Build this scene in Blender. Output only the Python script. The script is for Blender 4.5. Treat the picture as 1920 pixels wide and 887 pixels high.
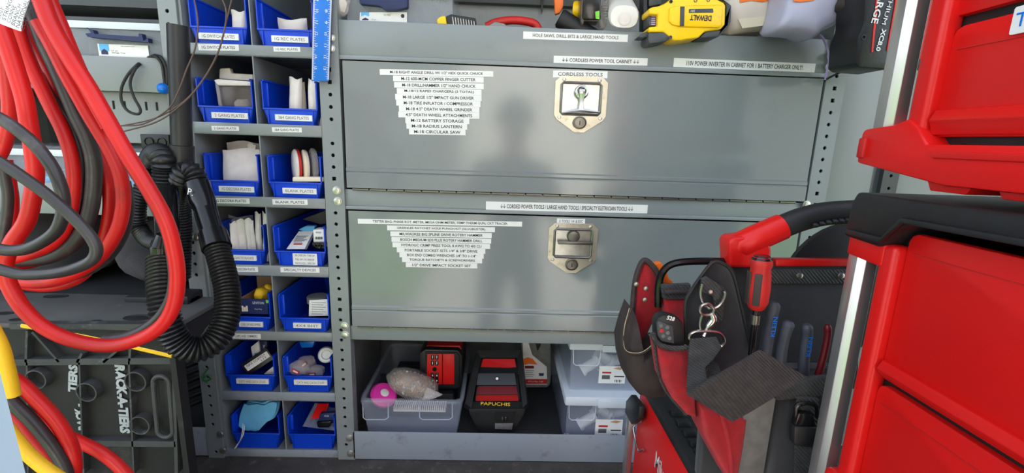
import bpy, bmesh, math, random
from mathutils import Vector, Matrix
random.seed(7)
for o in list(bpy.data.objects): bpy.data.objects.remove(o)
scene = bpy.context.scene
C = scene.collection

# ------------------------------------------------------------------ camera
F = 870.0; CX, CY = 960.0, 443.5
CAMPOS = Vector((0.0, -1.04, 0.80))
def _dir(px, py): return Vector(((px-CX)/F, -(py-CY)/F, -1.0)).normalized()
_Z = -_dir(820, 4600)
_X = _dir(30000, 1364); _X = (_X - _Z*_X.dot(_Z)).normalized()
_Y = _Z.cross(_X)
R = Matrix((_X, _Y, _Z))                       # camera axes -> world axes
cam_data = bpy.data.cameras.new('camera'); cam = bpy.data.objects.new('camera', cam_data); C.objects.link(cam)
cam_data.sensor_width = 36.0; cam_data.lens = 36.0*F/1920.0; cam_data.clip_start = 0.02; cam_data.clip_end = 300
cam.matrix_world = Matrix.Translation(CAMPOS) @ R.to_4x4()
scene.camera = cam
def ray(px, py): return R @ Vector(((px-CX)/F, -(py-CY)/F, -1.0))
def U(px, py, y=0.0):                          # point of the sight line at depth plane y
    w = ray(px, py); return CAMPOS + w*((y-CAMPOS.y)/w.y)
def UX(px, py, x):
    w = ray(px, py); return CAMPOS + w*((x-CAMPOS.x)/w.x)
def UZ(px, py, z):
    w = ray(px, py); return CAMPOS + w*((z-CAMPOS.z)/w.z)

# ------------------------------------------------------------------ world, sun, exposure
world = bpy.data.worlds.new('sky'); scene.world = world; world.use_nodes = True
wn = world.node_tree.nodes; wl = world.node_tree.links
for n in list(wn): wn.remove(n)
wo = wn.new('ShaderNodeOutputWorld'); bg = wn.new('ShaderNodeBackground'); sky = wn.new('ShaderNodeTexSky')
sky.sky_type = 'NISHITA'; sky.sun_disc = False; sky.sun_elevation = math.radians(50); sky.sun_rotation = math.radians(10)
sky.air_density = 1.0; sky.dust_density = 2.0; sky.ozone_density = 1.0
hs = wn.new('ShaderNodeHueSaturation'); hs.inputs['Saturation'].default_value = .45; wl.new(sky.outputs[0], hs.inputs['Color']); wl.new(hs.outputs[0], bg.inputs[0]); bg.inputs[1].default_value = 0.34; wl.new(bg.outputs[0], wo.inputs[0])
sun_d = bpy.data.lights.new('sun', 'SUN'); sun_d.energy = 4.5; sun_d.angle = math.radians(0.6); sun_d.color = (1.0, .95, .87)
sun = bpy.data.objects.new('sun', sun_d); C.objects.link(sun)
sun.rotation_euler = (math.radians(-40), 0, math.radians(12)); sun.location = (0, 3, 6)
scene.view_settings.view_transform = 'Standard'; scene.view_settings.look = 'None'
scene.view_settings.gamma = 1.0; scene.view_settings.use_curve_mapping = False
scene.view_settings.exposure = 1.4

# ------------------------------------------------------------------ materials
MATS = {}
def srgb(r, g, b):
    f = lambda c: (c/255)/12.92 if c/255 <= .04045 else ((c/255+.055)/1.055)**2.4
    return (f(r), f(g), f(b), 1)
def mat(name, col, rough=.5, metal=0.0, spec=.5, var=.12, vscale=6.0, bump=0.0, bscale=80.0, alpha=1.0, trans=0.0,
        coat=0.0, sheen=0.0, dirt=None, dscale=9.0, damt=.5, ior=1.45, weave=0.0, aniso=None):
    m = bpy.data.materials.new(name); m.use_nodes = True; nt = m.node_tree; N = nt.nodes; L = nt.links
    p = N['Principled BSDF']; c = srgb(*col)
    tc = N.new('ShaderNodeTexCoord')
    nz = N.new('ShaderNodeTexNoise'); nz.inputs['Scale'].default_value = vscale; nz.inputs['Detail'].default_value = 5
    if aniso:
        mp = N.new('ShaderNodeMapping'); mp.inputs['Scale'].default_value = aniso
        L.new(tc.outputs['Object'], mp.inputs[0]); L.new(mp.outputs[0], nz.inputs['Vector'])
    else: L.new(tc.outputs['Object'], nz.inputs['Vector'])
    rp = N.new('ShaderNodeValToRGB'); rp.color_ramp.elements[0].position = .3; rp.color_ramp.elements[1].position = .7
    rp.color_ramp.elements[0].color = (c[0]*(1-var), c[1]*(1-var), c[2]*(1-var), 1)
    rp.color_ramp.elements[1].color = (min(1, c[0]*(1+var)), min(1, c[1]*(1+var)), min(1, c[2]*(1+var)), 1)
    L.new(nz.outputs['Fac'], rp.inputs[0]); out = rp.outputs[0]
    if dirt:
        n2 = N.new('ShaderNodeTexNoise'); n2.inputs['Scale'].default_value = dscale; n2.inputs['Detail'].default_value = 9; n2.inputs['Roughness'].default_value = .72
        L.new(tc.outputs['Object'], n2.inputs['Vector'])
        r2 = N.new('ShaderNodeValToRGB'); r2.color_ramp.elements[0].position = .56; r2.color_ramp.elements[1].position = .74
        r2.color_ramp.elements[0].color = (0, 0, 0, 1); r2.color_ramp.elements[1].color = (damt, damt, damt, 1)
        L.new(n2.outputs['Fac'], r2.inputs[0])
        mx = N.new('ShaderNodeMix'); mx.data_type = 'RGBA'; L.new(r2.outputs[0], mx.inputs['Factor']); L.new(out, mx.inputs['A'])
        mx.inputs['B'].default_value = srgb(*dirt); out = mx.outputs['Result']
    L.new(out, p.inputs['Base Color'])
    p.inputs['Roughness'].default_value = rough; p.inputs['Metallic'].default_value = metal
    p.inputs['Specular IOR Level'].default_value = spec; p.inputs['Alpha'].default_value = alpha
    p.inputs['Transmission Weight'].default_value = trans; p.inputs['IOR'].default_value = ior
    p.inputs['Coat Weight'].default_value = coat; p.inputs['Coat Roughness'].default_value = .08
    if sheen: p.inputs['Sheen Weight'].default_value = sheen
    if bump or weave:
        bp = N.new('ShaderNodeBump'); bp.inputs['Strength'].default_value = bump or weave; bp.inputs['Distance'].default_value = .002
        if weave:
            ck = N.new('ShaderNodeTexWave'); ck.wave_type = 'BANDS'; ck.bands_direction = 'DIAGONAL'; ck.inputs['Scale'].default_value = bscale
            ck.inputs['Distortion'].default_value = 1.0; L.new(tc.outputs['Object'], ck.inputs['Vector']); L.new(ck.outputs['Fac'], bp.inputs['Height'])
            mw = N.new('ShaderNodeMix'); mw.data_type = 'RGBA'; mw.blend_type = 'MULTIPLY'; mw.inputs['Factor'].default_value = .3; L.new(out, mw.inputs['A']); L.new(ck.outputs['Color'], mw.inputs['B']); L.new(mw.outputs['Result'], p.inputs['Base Color'])
        else:
            n3 = N.new('ShaderNodeTexNoise'); n3.inputs['Scale'].default_value = bscale; n3.inputs['Detail'].default_value = 4
            L.new(tc.outputs['Object'], n3.inputs['Vector']); L.new(n3.outputs['Fac'], bp.inputs['Height'])
        L.new(bp.outputs[0], p.inputs['Normal'])
    MATS[name] = m
    return m
def clear_mat(name, col, rough, opacity):      # clear plastic: thin sheet, part see-through part glossy body
    m = bpy.data.materials.new(name); m.use_nodes = True; nt = m.node_tree; N = nt.nodes; L = nt.links
    p = N['Principled BSDF']; p.inputs['Base Color'].default_value = srgb(*col); p.inputs['Roughness'].default_value = rough
    tc = N.new('ShaderNodeTexCoord'); nz = N.new('ShaderNodeTexNoise'); nz.inputs['Scale'].default_value = 14
    L.new(tc.outputs['Object'], nz.inputs['Vector'])
    mr = N.new('ShaderNodeMapRange'); mr.inputs['To Min'].default_value = opacity*.7; mr.inputs['To Max'].default_value = min(1, opacity*1.3)
    L.new(nz.outputs['Fac'], mr.inputs['Value']); L.new(mr.outputs[0], p.inputs['Alpha'])
    MATS[name] = m; return m

mat('grey_paint', (131, 137, 137), .30, spec=.55, var=.04, vscale=3, bump=.02, bscale=6, dirt=(92, 92, 84), dscale=16, damt=.28)
mat('door_paint', (124, 130, 129), .13, spec=.75, var=.04, vscale=2.5, bump=.035, bscale=5, dirt=(90, 92, 84), dscale=14, damt=.16)
mat('lip_sky_tint', (140, 148, 156), .33, spec=.5, var=.06, vscale=4, dirt=(70, 70, 68), dscale=24, damt=.55)  # grey lip paint with the bluish sky light put into its colour, plus dirt
mat('wall_paint', (128, 134, 134), .28, spec=.5, var=.05, vscale=3, dirt=(110, 112, 108), dscale=6, damt=.3)
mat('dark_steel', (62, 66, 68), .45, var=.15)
mat('black_line', (22, 22, 22), .6)
mat('zinc', (198, 198, 192), .32, metal=.9, var=.12, vscale=60, dirt=(120, 105, 80), dscale=40, damt=.35)
mat('brass_plate', (188, 184, 168), .36, metal=.8, var=.1, vscale=30, dirt=(120, 98, 62), dscale=36, damt=.55)
mat('chrome', (190, 190, 186), .24, metal=1.0, var=.05)
mat('steel_dark', (120, 118, 112), .35, metal=.9, var=.15, vscale=30)
mat('label_white', (226, 226, 222), .42, var=.03, vscale=20, dirt=(190, 186, 176), dscale=25, damt=.5)
mat('ink', (38, 38, 42), .6, var=.05)
mat('letter_grey', (158, 164, 166), .7, var=.1)
mat('ink_light', (88, 88, 88), .6, var=.05)
mat('bin_blue', (8, 66, 205), .34, spec=.5, var=.10, vscale=5, dirt=(30, 62, 130), dscale=18, damt=.5)
mat('ruler_blue', (10, 110, 205), .32, spec=.5, var=.05)
mat('white_plastic', (226, 222, 214), .38, var=.05, vscale=20)
mat('cream_plastic', (226, 214, 188), .4, var=.06)
mat('paper_white', (222, 214, 206), .55, var=.08, vscale=40, bump=.25, bscale=60)
mat('floor_mat', (70, 66, 62), .75, var=.25, vscale=18, bump=.5, bscale=140, dirt=(140, 132, 120), dscale=45, damt=.6)
mat('shelf_dark', (58, 60, 60), .6, var=.2, vscale=10)
mat('black_plastic', (30, 30, 31), .42, var=.18, vscale=20, bump=.15, bscale=200)
mat('black_gloss', (18, 18, 19), .2, var=.1)
mat('hose_black', (26, 26, 27), .34, var=.12)
mat('black_rubber', (34, 33, 33), .55, var=.15, vscale=20)
mat('dusty_black', (27, 27, 27), .62, var=.25, vscale=9, bump=.25, bscale=60, dirt=(78, 76, 72), dscale=11, damt=.5)
mat('dusty_top', (84, 84, 81), .7, var=.2, vscale=9, bump=.25, bscale=60, dirt=(126, 124, 118), dscale=11, damt=.6)
mat('rib_worn', (56, 58, 58), .6, var=.25, vscale=14, bump=.2, bscale=70, dirt=(150, 156, 156), dscale=16, damt=.6)
mat('red_plastic', (212, 22, 20), .36, spec=.45, var=.05, vscale=4, bump=.06, bscale=300)
mat('red_dull', (182, 30, 26), .5, var=.12, vscale=10, dirt=(110, 40, 34), dscale=30, damt=.4)
mat('red_cable', (198, 20, 18), .40, var=.14, vscale=9, dirt=(120, 34, 30), dscale=20, damt=.5)
mat('black_cable', (48, 46, 46), .40, spec=.6, var=.25, vscale=12, dirt=(120, 116, 110), dscale=24, damt=.35)
mat('yellow_plastic', (250, 200, 8), .36, var=.05, dirt=(150, 120, 30), dscale=40, damt=.25)
mat('yellow_cable', (236, 188, 30), .45, var=.15, dirt=(120, 96, 40), dscale=30, damt=.6)
mat('orange_plastic', (240, 112, 30), .4, var=.1)
mat('alu', (196, 194, 192), .30, metal=.85, var=.05, vscale=20, aniso=(60, 60, 1))
mat('black_fabric', (32, 31, 33), .85, var=.25, vscale=60, sheen=.25, weave=.5, bscale=900)
mat('red_fabric', (196, 22, 34), .72, var=.16, vscale=80, sheen=.1, weave=.6, bscale=700)
mat('grey_webbing', (138, 136, 132), .7, var=.15, vscale=60, weave=.6, bscale=600)
mat('black_webbing', (70, 69, 68), .72, var=.22, vscale=90, weave=1.0, bscale=110)
mat('leather_dark', (56, 46, 44), .7, var=.25, vscale=30, bump=.3, bscale=120, dirt=(104, 86, 70), dscale=20, damt=.5)
mat('stitch', (196, 180, 140), .7)
mat('pink_plastic', (240, 60, 170), .35, var=.05)
mat('cardboard', (176, 140, 100), .7, var=.08)
mat('navy', (28, 40, 84), .5, var=.1)
mat('mask_blue', (106, 186, 228), .75, var=.10, vscale=30, bump=.4, bscale=30)
mat('lime', (120, 200, 60), .5)
mat('sky_blue', (90, 170, 220), .5)
mat('pvc_white', (224, 224, 222), .4, var=.04)
mat('brown_wire', (86, 66, 56), .45, var=.15)
mat('green_wire', (30, 120, 60), .45)
mat('concrete', (205, 198, 186), .85, var=.10, vscale=1.4)
mat('grass', (96, 140, 52), .9, var=.35, vscale=6)
mat('render_wall', (238, 230, 220), .85, var=.04)
mat('hedge', (52, 66, 40), .9, var=.4, vscale=3)
mat('asphalt', (112, 112, 110), .9, var=.15, vscale=5)
mat('cloth_dark', (44, 46, 54), .85, var=.1)
mat('skin', (190, 140, 115), .55, var=.05)
mat('hair', (40, 30, 24), .6, var=.2)
mat('door_white', (138, 154, 176), .3, spec=.5, var=.03)
mat('plier_blue', (60, 62, 70), .5, var=.25, vscale=40, dirt=(40, 62, 130), dscale=60, damt=.4)
mat('maroon', (110, 20, 26), .4, var=.2)
mat('lavender', (205, 202, 222), .35, var=.05, trans=.25)
mat('jug_white', (236, 222, 206), .4, var=.06, vscale=12, trans=.2)
mat('purple_wire', (170, 150, 200), .4)
mat('lid_white', (206, 214, 222), .35, var=.04)
mat('galv_thread', (170, 148, 128), .4, metal=.4, var=.5, vscale=260, bump=1.0, bscale=300)
clear_mat('clear_plastic', (206, 214, 224), .12, .15)
clear_mat('clear_bin', (190, 200, 220), .2, .17)
clear_mat('clear_film', (232, 222, 214), .12, .26)
clear_mat('dark_film', (120, 110, 100), .18, .5)

# ------------------------------------------------------------------ mesh helpers
class B:
    """collects shapes; build() links them as one mesh object"""
    def __init__(s): s.bm = bmesh.new(); s.mats = []
    def mi(s, m):
        if m not in s.mats: s.mats.append(m)
        return s.mats.index(m)
    def _add(s, verts, faces, m, M=None, smooth=False):
        i = s.mi(m); vs = []
        for v in verts:
            v = Vector(v); vs.append(s.bm.verts.new(M @ v if M else v))
        for f in faces:
            try:
                fc = s.bm.faces.new([vs[k] for k in f]); fc.material_index = i; fc.smooth = smooth
            except ValueError: pass
        return s
    def merge(s, tb, m, M=None, smooth=False):
        tb.verts.index_update()
        s._add([v.co.copy() for v in tb.verts], [[v.index for v in f.verts] for f in tb.faces], m, M, smooth); tb.free(); return s
    def box(s, x0, x1, y0, y1, z0, z1, m, bev=0.0, M=None, seg=2):
        tb = bmesh.new(); bmesh.ops.create_cube(tb, size=1.0)
        for v in tb.verts: v.co = Vector((x0+(v.co.x+.5)*(x1-x0), y0+(v.co.y+.5)*(y1-y0), z0+(v.co.z+.5)*(z1-z0)))
        if bev: bmesh.ops.bevel(tb, geom=list(tb.edges), offset=bev, segments=seg, affect='EDGES', profile=.5)
        return s.merge(tb, m, M, bool(bev))
    def prism(s, poly, a, b, m, axis='y', bev=0.0, M=None, smooth=False, seg=2):
        """poly: 2D outline, extruded from a to b along axis"""
        def p3(u, v, w): return {'y': (u, w, v), 'x': (w, u, v), 'z': (u, v, w)}[axis]
        tb = bmesh.new(); A = [tb.verts.new(p3(u, v, a)) for u, v in poly]; Bv = [tb.verts.new(p3(u, v, b)) for u, v in poly]
        n = len(poly); tb.faces.new(A); tb.faces.new(Bv[::-1])
        for i in range(n): tb.faces.new((A[i], Bv[i], Bv[(i+1) % n], A[(i+1) % n]))
        bmesh.ops.recalc_face_normals(tb, faces=tb.faces)
        if bev: bmesh.ops.bevel(tb, geom=list(tb.edges), offset=bev, segments=seg, affect='EDGES', profile=.5)
        return s.merge(tb, m, M, bool(bev) or smooth)
    def tube(s, pts, r, m, seg=10, closed=False, cap=True, M=None, flat=None):
        pts = [Vector(p) for p in pts]; n = len(pts)
        rs = r if isinstance(r, (list, tuple)) else [r]*n
        T = []
        for i in range(n):
            a = pts[(i-1) % n] if (closed or i > 0) else pts[i]; b = pts[(i+1) % n] if (closed or i < n-1) else pts[i]
            T.append((b-a).normalized() if (b-a).length > 1e-9 else Vector((0, 0, 1)))
        up = Vector((0, 0, 1)) if abs(T[0].z) < .9 else Vector((1, 0, 0))
        nrm = (up - T[0]*up.dot(T[0])).normalized(); V = []; Fc = []
        for i in range(n):
            nrm = nrm - T[i]*nrm.dot(T[i])
            nrm = nrm.normalized() if nrm.length > 1e-6 else T[i].orthogonal().normalized()
            bn = T[i].cross(nrm)
            for k in range(seg):
                a = 2*math.pi*k/seg
                V.append(pts[i] + (nrm*math.cos(a) + bn*math.sin(a)*(flat or 1.0))*rs[i])
        for i in range(n if closed else n-1):
            j = (i+1) % n
            for k in range(seg): Fc.append((i*seg+k, i*seg+(k+1) % seg, j*seg+(k+1) % seg, j*seg+k))
        if cap and not closed:
            Fc.append(tuple(range(seg))[::-1]); Fc.append(tuple((n-1)*seg+k for k in range(seg)))
        return s._add(V, Fc, m, M, True)
    def lathe(s, prof, m, M=None, seg=20, smooth=True):
        """prof: (radius, height) pairs around local z"""
        V = []; Fc = []
        for r, z in prof:
            for k in range(seg):
                a = 2*math.pi*k/seg; V.append((r*math.cos(a), r*math.sin(a), z))
        for i in range(len(prof)-1):
            for k in range(seg): Fc.append((i*seg+k, i*seg+(k+1) % seg, (i+1)*seg+(k+1) % seg, (i+1)*seg+k))
        Fc.append(tuple(range(seg))[::-1]); Fc.append(tuple((len(prof)-1)*seg+k for k in range(seg)))
        return s._add(V, Fc, m, M, smooth)
    def loft(s, rings, m, cap=True, smooth=True, closed_ring=True, M=None):
        n = len(rings[0]); V = [p for r in rings for p in r]; Fc = []
        for i in range(len(rings)-1):
            for k in range(n if closed_ring else n-1): Fc.append((i*n+k, i*n+(k+1) % n, (i+1)*n+(k+1) % n, (i+1)*n+k))
        if cap and closed_ring: Fc.append(tuple(range(n))[::-1]); Fc.append(tuple((len(rings)-1)*n+k for k in range(n)))
        return s._add(V, Fc, m, M, smooth)
    def sheet(s, grid, thick, m, M=None):
        """grid[i][j] points -> a sheet with thickness along its normals"""
        a, b = len(grid), len(grid[0]); G = [[Vector(p) for p in r] for r in grid]; V = []; Fc = []
        def nrm(i, j):
            u = G[min(i+1, a-1)][j]-G[max(i-1, 0)][j]; v = G[i][min(j+1, b-1)]-G[i][max(j-1, 0)]
            c = u.cross(v); return c.normalized() if c.length > 1e-12 else Vector((0, -1, 0))
        for side in (0, 1):
            for i in range(a):
                for j in range(b): V.append(G[i][j] + nrm(i, j)*thick*(.5 if side else -.5))
        o = a*b
        for i in range(a-1):
            for j in range(b-1):
                q = (i*b+j, i*b+j+1, (i+1)*b+j+1, (i+1)*b+j); Fc.append(q[::-1]); Fc.append(tuple(o+k for k in q))
        rim = [(0, j) for j in range(b)] + [(i, b-1) for i in range(1, a)] + [(a-1, j) for j in range(b-2, -1, -1)] + [(i, 0) for i in range(a-2, 0, -1)]
        for k in range(len(rim)):
            p, q = rim[k], rim[(k+1) % len(rim)]
            Fc.append((p[0]*b+p[1], q[0]*b+q[1], o+q[0]*b+q[1], o+p[0]*b+p[1]))
        return s._add(V, Fc, m, M, True)
    def blob(s, c, r, m, sub=3, rough=.0, seed=0, M=None, scale=(1, 1, 1)):
        tb = bmesh.new(); bmesh.ops.create_icosphere(tb, subdivisions=sub, radius=1.0); rnd = random.Random(seed)
        ph = [rnd.uniform(0, 6.28) for _ in range(9)]
        for v in tb.verts:
            n = v.co.normalized()
            k = 1 + rough*(math.sin(n.x*5+ph[0])*math.sin(n.y*6+ph[1]) + .6*math.sin(n.z*9+ph[2]+n.x*7) + .4*math.sin(n.y*15+ph[3]+n.z*11) + .3*math.sin(n.x*21+ph[4]))
            v.co = Vector(c) + Vector((n.x*scale[0], n.y*scale[1], n.z*scale[2]))*r*k
        return s.merge(tb, m, M, True)
    def text(s, body, m, w=None, h=.01, M=None, bold=0.0):
        """flat lettering in the local x-z plane facing -y, centred on the origin"""
        cu = bpy.data.curves.new('t', 'FONT'); cu.body = body; cu.size = 1.0; cu.align_x = 'LEFT'; cu.resolution_u = 2; cu.offset = bold
        ob = bpy.data.objects.new('t', cu); C.objects.link(ob); dg = bpy.context.evaluated_depsgraph_get()
        me = bpy.data.meshes.new_from_object(ob.evaluated_get(dg)); bpy.data.objects.remove(ob); bpy.data.curves.remove(cu)
        if not me.vertices: return s
        xs = [v.co.x for v in me.vertices]; ys = [v.co.y for v in me.vertices]
        x0, x1, y0, y1 = min(xs), max(xs), min(ys), max(ys); sy = h/max(y1-y0, 1e-6); sx = (w/(x1-x0)) if w else sy
        V = [((v.co.x-(x0+x1)/2)*sx, 0, (v.co.y-(y0+y1)/2)*sy) for v in me.vertices]
        s._add(V, [list(p.vertices) for p in me.polygons], m, M, False); bpy.data.meshes.remove(me); return s
    def build(s, name, parent=None, label=None, cat=None, group=None, kind=None, local=False, sharp=38):
        bm = s.bm
        bmesh.ops.recalc_face_normals(bm, faces=bm.faces)
        if sharp:
            lim = math.radians(sharp)
            for e in bm.edges:
                if len(e.link_faces) == 2 and e.calc_face_angle(0) > lim: e.smooth = False
        off = Vector((0, 0, 0))
        if parent is None and not local and len(bm.verts):
            lo = [min(v.co[k] for v in bm.verts) for k in range(3)]; hi = [max(v.co[k] for v in bm.verts) for k in range(3)]
            off = Vector(((lo[0]+hi[0])/2, (lo[1]+hi[1])/2, lo[2]))
            for v in bm.verts: v.co -= off
        me = bpy.data.meshes.new(name); bm.to_mesh(me); bm.free()
        for m in s.mats: me.materials.append(MATS[m])
        o = bpy.data.objects.new(name, me); C.objects.link(o); o.location = off
        if parent is not None:
            o.parent = parent
            if not local: o.matrix_parent_inverse = WORLD(parent).inverted()
        return tag(o, label, cat, group, kind)
def WORLD(o):
    m = o.matrix_parent_inverse @ o.matrix_basis
    return WORLD(o.parent) @ m if o.parent else o.matrix_basis.copy()
def tag(o, label=None, cat=None, group=None, kind=None):
    for k, v in (('label', label), ('category', cat), ('group', group), ('kind', kind)):
        if v: o[k] = v
    return o
def thing(name, label, cat, loc=(0, 0, 0), rotz=0.0, group=None, kind=None):
    o = bpy.data.objects.new(name, None); C.objects.link(o); o.empty_display_size = .02
    o.location = loc; o.rotation_euler = (0, 0, rotz); return tag(o, label, cat, group, kind)
def copy_tree(o, parent=None):
    c = o.copy(); C.objects.link(c); c.parent = parent
    for ch in [k for k in bpy.data.objects if k.parent == o]: copy_tree(ch, c)
    return c
def spline(pts, n=8, closed=False):
    """Catmull-Rom through the points"""
    P = [Vector(p) for p in pts]; out = []; m = len(P)
    for i in range(m if closed else m-1):
        p0 = P[(i-1) % m] if (closed or i > 0) else P[0]*2-P[1]; p1 = P[i]; p2 = P[(i+1) % m]
        p3 = P[(i+2) % m] if (closed or i < m-2) else P[-1]*2-P[-2]
        for k in range(n):
            t = k/n
            out.append(.5*((2*p1) + (p2-p0)*t + (2*p0-5*p1+4*p2-p3)*t*t + (3*p1-p0-3*p2+p3)*t**3))
    if not closed: out.append(P[-1])
    return out
def frame(o, xdir, zdir):
    """matrix with local x along xdir and local z close to zdir, at o"""
    x = Vector(xdir).normalized(); z = Vector(zdir); z = (z-x*z.dot(x)).normalized(); y = z.cross(x)
    return Matrix.Translation(Vector(o)) @ Matrix((x, y, z)).transposed().to_4x4()
def rrect(x0, x1, z0, z1, r, n=4):
    out = []
    for cx, cz, a0 in ((x1-r, z1-r, 0), (x0+r, z1-r, 90), (x0+r, z0+r, 180), (x1-r, z0+r, 270)):
        for k in range(n+1):
            a = math.radians(a0+90*k/n); out.append((cx+r*math.cos(a), cz+r*math.sin(a)))
    return out
def strip_label(parent, c, w, h, body, ink='ink', tw=None, th=None, tilt=0.0, M=None, name='label', paper='label_white'):
    """printed tape label: strip with raised-edge lettering, facing -y at c"""
    b = B(); M = M or (Matrix.Translation(Vector(c)) @ Matrix.Rotation(tilt, 4, 'Y'))
    b.box(-w/2, w/2, -.0005, 0.0, -h/2, h/2, paper, M=M)
    lines = body.split('\n'); n = len(lines)
    for i, t in enumerate(lines):
        tt = tw if tw else w*.8
        b.text(t, ink, tt*(len(t)/max(len(q) for q in lines)), (th or h*.5)/n*(1 if n == 1 else .9), M @ Matrix.Translation((0, -.0008, h*(.5-(i+.5)/n)*.92)), bold=.014)
    return b.build(name, parent)
def holed_post(name, parent, x0, x1, z0, z1, yf, depth, m, square=(), closed=(), pitch=.0254, hr=.0042, zoff=0.0, flip=False):
    """steel angle/channel upright: front web with a column of punched holes, side flanges"""
    b = B(); n = int((z1-z0)/pitch); xc = (x0+x1)/2; V = []; Fc = []; S = 8
    if x1-x0 < .02: xc = (x0+x1)/2
    zs = [z0+zoff+pitch*i for i in range(n+1) if z0+zoff+pitch*(i+1) <= z1]
    if zoff > 0: b._add([(x0, yf, z0), (x1, yf, z0), (x1, yf, z0+zoff), (x0, yf, z0+zoff)], [(0, 1, 2, 3)], m)
    top = zs[-1]+pitch
    if top < z1: b._add([(x0, yf, top), (x1, yf, top), (x1, yf, z1), (x0, yf, z1)], [(0, 1, 2, 3)], m)
    for i, a in enumerate(zs):
        zc = a+pitch/2; k0 = len(V)
        if i in closed:
            b._add([(x0, yf, a), (x1, yf, a), (x1, yf, a+pitch), (x0, yf, a+pitch)], [(0, 1, 2, 3)], m); continue
        ring = []
        for k in range(S):
            an = 2*math.pi*(k+.5)/S
            if i in square:
                q = [(1, .4), (1, 1), (-1, 1), (-1, .4), (-1, -.4), (-1, -1), (1, -1), (1, -.4)][k]; ring.append((xc+hr*q[0], zc+hr*q[1]))
            else: ring.append((xc+hr*math.cos(an), zc+hr*math.sin(an)))
        outer = [(x1, zc+pitch/4), (x1, a+pitch), (x0, a+pitch), (x0, zc+pitch/4), (x0, zc-pitch/4), (x0, a), (x1, a), (x1, zc-pitch/4)]
        vv = [(u, yf, v) for u, v in outer] + [(u, yf, v) for u, v in ring] + [(u, yf+.003, v) for u, v in ring]
        ff = []
        for k in range(8):
            j = (k+1) % 8; ff.append((k, j, 8+j, 8+k)); ff.append((8+k, 8+j, 16+j, 16+k))
        b._add(vv, ff, m)
    t = .0025
    b.box(x0, x0+t, yf+.0005, yf+depth, z0, z1, m); b.box(x1-t, x1, yf+.0005, yf+depth, z0, z1, m); b.box(x0+t, x1-t, yf+depth-.002, yf+depth, z0, z1, m)
    return b.build(name, parent)
def bolt(parent, c, r=.0075, name='bolt'):
    b = B(); M = Matrix.Translation(Vector(c)) @ Matrix.Rotation(math.pi/2, 4, 'X')
    b.lathe([(r*1.25, 0), (r*1.25, .0015), (r, .0016), (r*.95, .005), (r*.5, .0058)], 'zinc', M, seg=12)
    return b.build(name, parent)
# ------------------------------------------------------------------ the setting
def struct(name, b, label=None):
    return b.build(name, None, label, None, None, 'structure')
b = B(); b.box(-1.75, 1.75, -.86, .46, -.05, 0, 'floor_mat'); struct('floor', b)
b = B(); b.box(-1.75, 1.75, .43, .46, .0, 1.62, 'wall_paint'); struct('wall_back', b)
b = B(); b.box(-1.79, -1.75, -.40, .46, -.05, 1.62, 'wall_paint'); struct('wall_left', b)  # unseen van side, added out of frame to shape the light
b = B(); b.box(1.75, 1.79, -.40, .46, -.05, 1.62, 'wall_paint'); struct('wall_right', b)  # unseen van side opposite, also stopped short to let more sky in
b = B(); b.box(-1.79, 1.79, -.40, .46, 1.62, 1.66, 'wall_paint'); struct('ceiling', b)  # unseen roof added to shape the light, front edge cut back for more sky
# sheet-metal side panel right of the cabinet, its seam and slotted rail
xr = U(1592, 200).x
b = B(); b.box(xr-.02, U(1652, 250, .06).x, .06, .10, 0, 1.62, 'wall_paint', .004); p1 = struct('wall_front', b, 'pale grey sheet metal panel beside the cabinet')
b = B(); b.box(U(1653, 250, .06).x, 1.75, .075, .10, 0, 1.62, 'wall_paint', .003); struct('wall_side', b)
holed_post('slotted_rail', p1, U(1652, 350, .05).x, U(1682, 350, .05).x, .58, .84, .05, .012, 'dark_steel', pitch=.03, hr=.004)
# outside the van: ground, lawn, garage that the paint reflects
b = B(); b.box(-30, 30, -60, 30, -.72, -.66, 'asphalt'); struct('ground', b)
b = B(); b.box(-.75, 1.9, -8.0, -1.5, -.66, -.645, 'concrete'); struct('driveway', b)
b = B(); b.box(-9, -.75, -8, -3.0, -.66, -.62, 'grass'); struct('lawn', b)
b = B(); b.box(1.9, 9, -8, -3.0, -.66, -.62, 'grass'); struct('lawn_far', b)
g = thing('garage', 'white rendered garage across the drive, seen only as a reflection', 'building', (.5, -8.4, -.66))
b = B(); b.box(-.75, 1.95, -8.6, -8.1, -.66, 2.7, 'render_wall', .01); b.build('garage_door', g)
b = B(); b.box(-6, 7, -11, -8.3, -.66, 3.2, 'asphalt'); b.build('wall', g)
b = B(); b.prism([(-6.4, 3.2), (7.4, 3.2), (.5, 5.0)], -11.3, -8.0, 'asphalt', 'y'); b.build('roof', g)

# ------------------------------------------------------------------ main steel cabinet
XL0, XL1 = U(604, 400).x-.004, U(641, 400).x-.006          # left upright
XL0, XL1 = -.386, -.344
XR0, XR1 = .698, .741
Z = lambda px, py: U(px, py).z
cab = thing('steel_cabinet', 'grey steel cabinet with two drop-down doors covered in label strips', 'cabinet', (.18, .18, 0))
DEP = .40
ZT = .80+.231; Z1T = .80+.150; Z1B = .80-.116; Z2T = .80-.168; Z2B = .80-.477; ZL = .80-.721
holed_post('upright', cab, XL0, XL1, 0.0, 1.30, -.006, .03, 'grey_paint', square=(26, 35, 36, 27, 16, 15), closed=(2, 0, 31), zoff=.004)
holed_post('upright', cab, XR0, XR1, 0.0, 1.30, -.006, .03, 'grey_paint', square=(35, 36, 27, 26), closed=(2, 0), zoff=.004)
for px, py in ((631, 357), (633, 377), (646, 611), (647, 628), (655, 822), (657, 851), (620, 70), (620, 90)):
    p = U(px, py, -.008); bolt(cab, (p.x, -.006, p.z))
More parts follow.
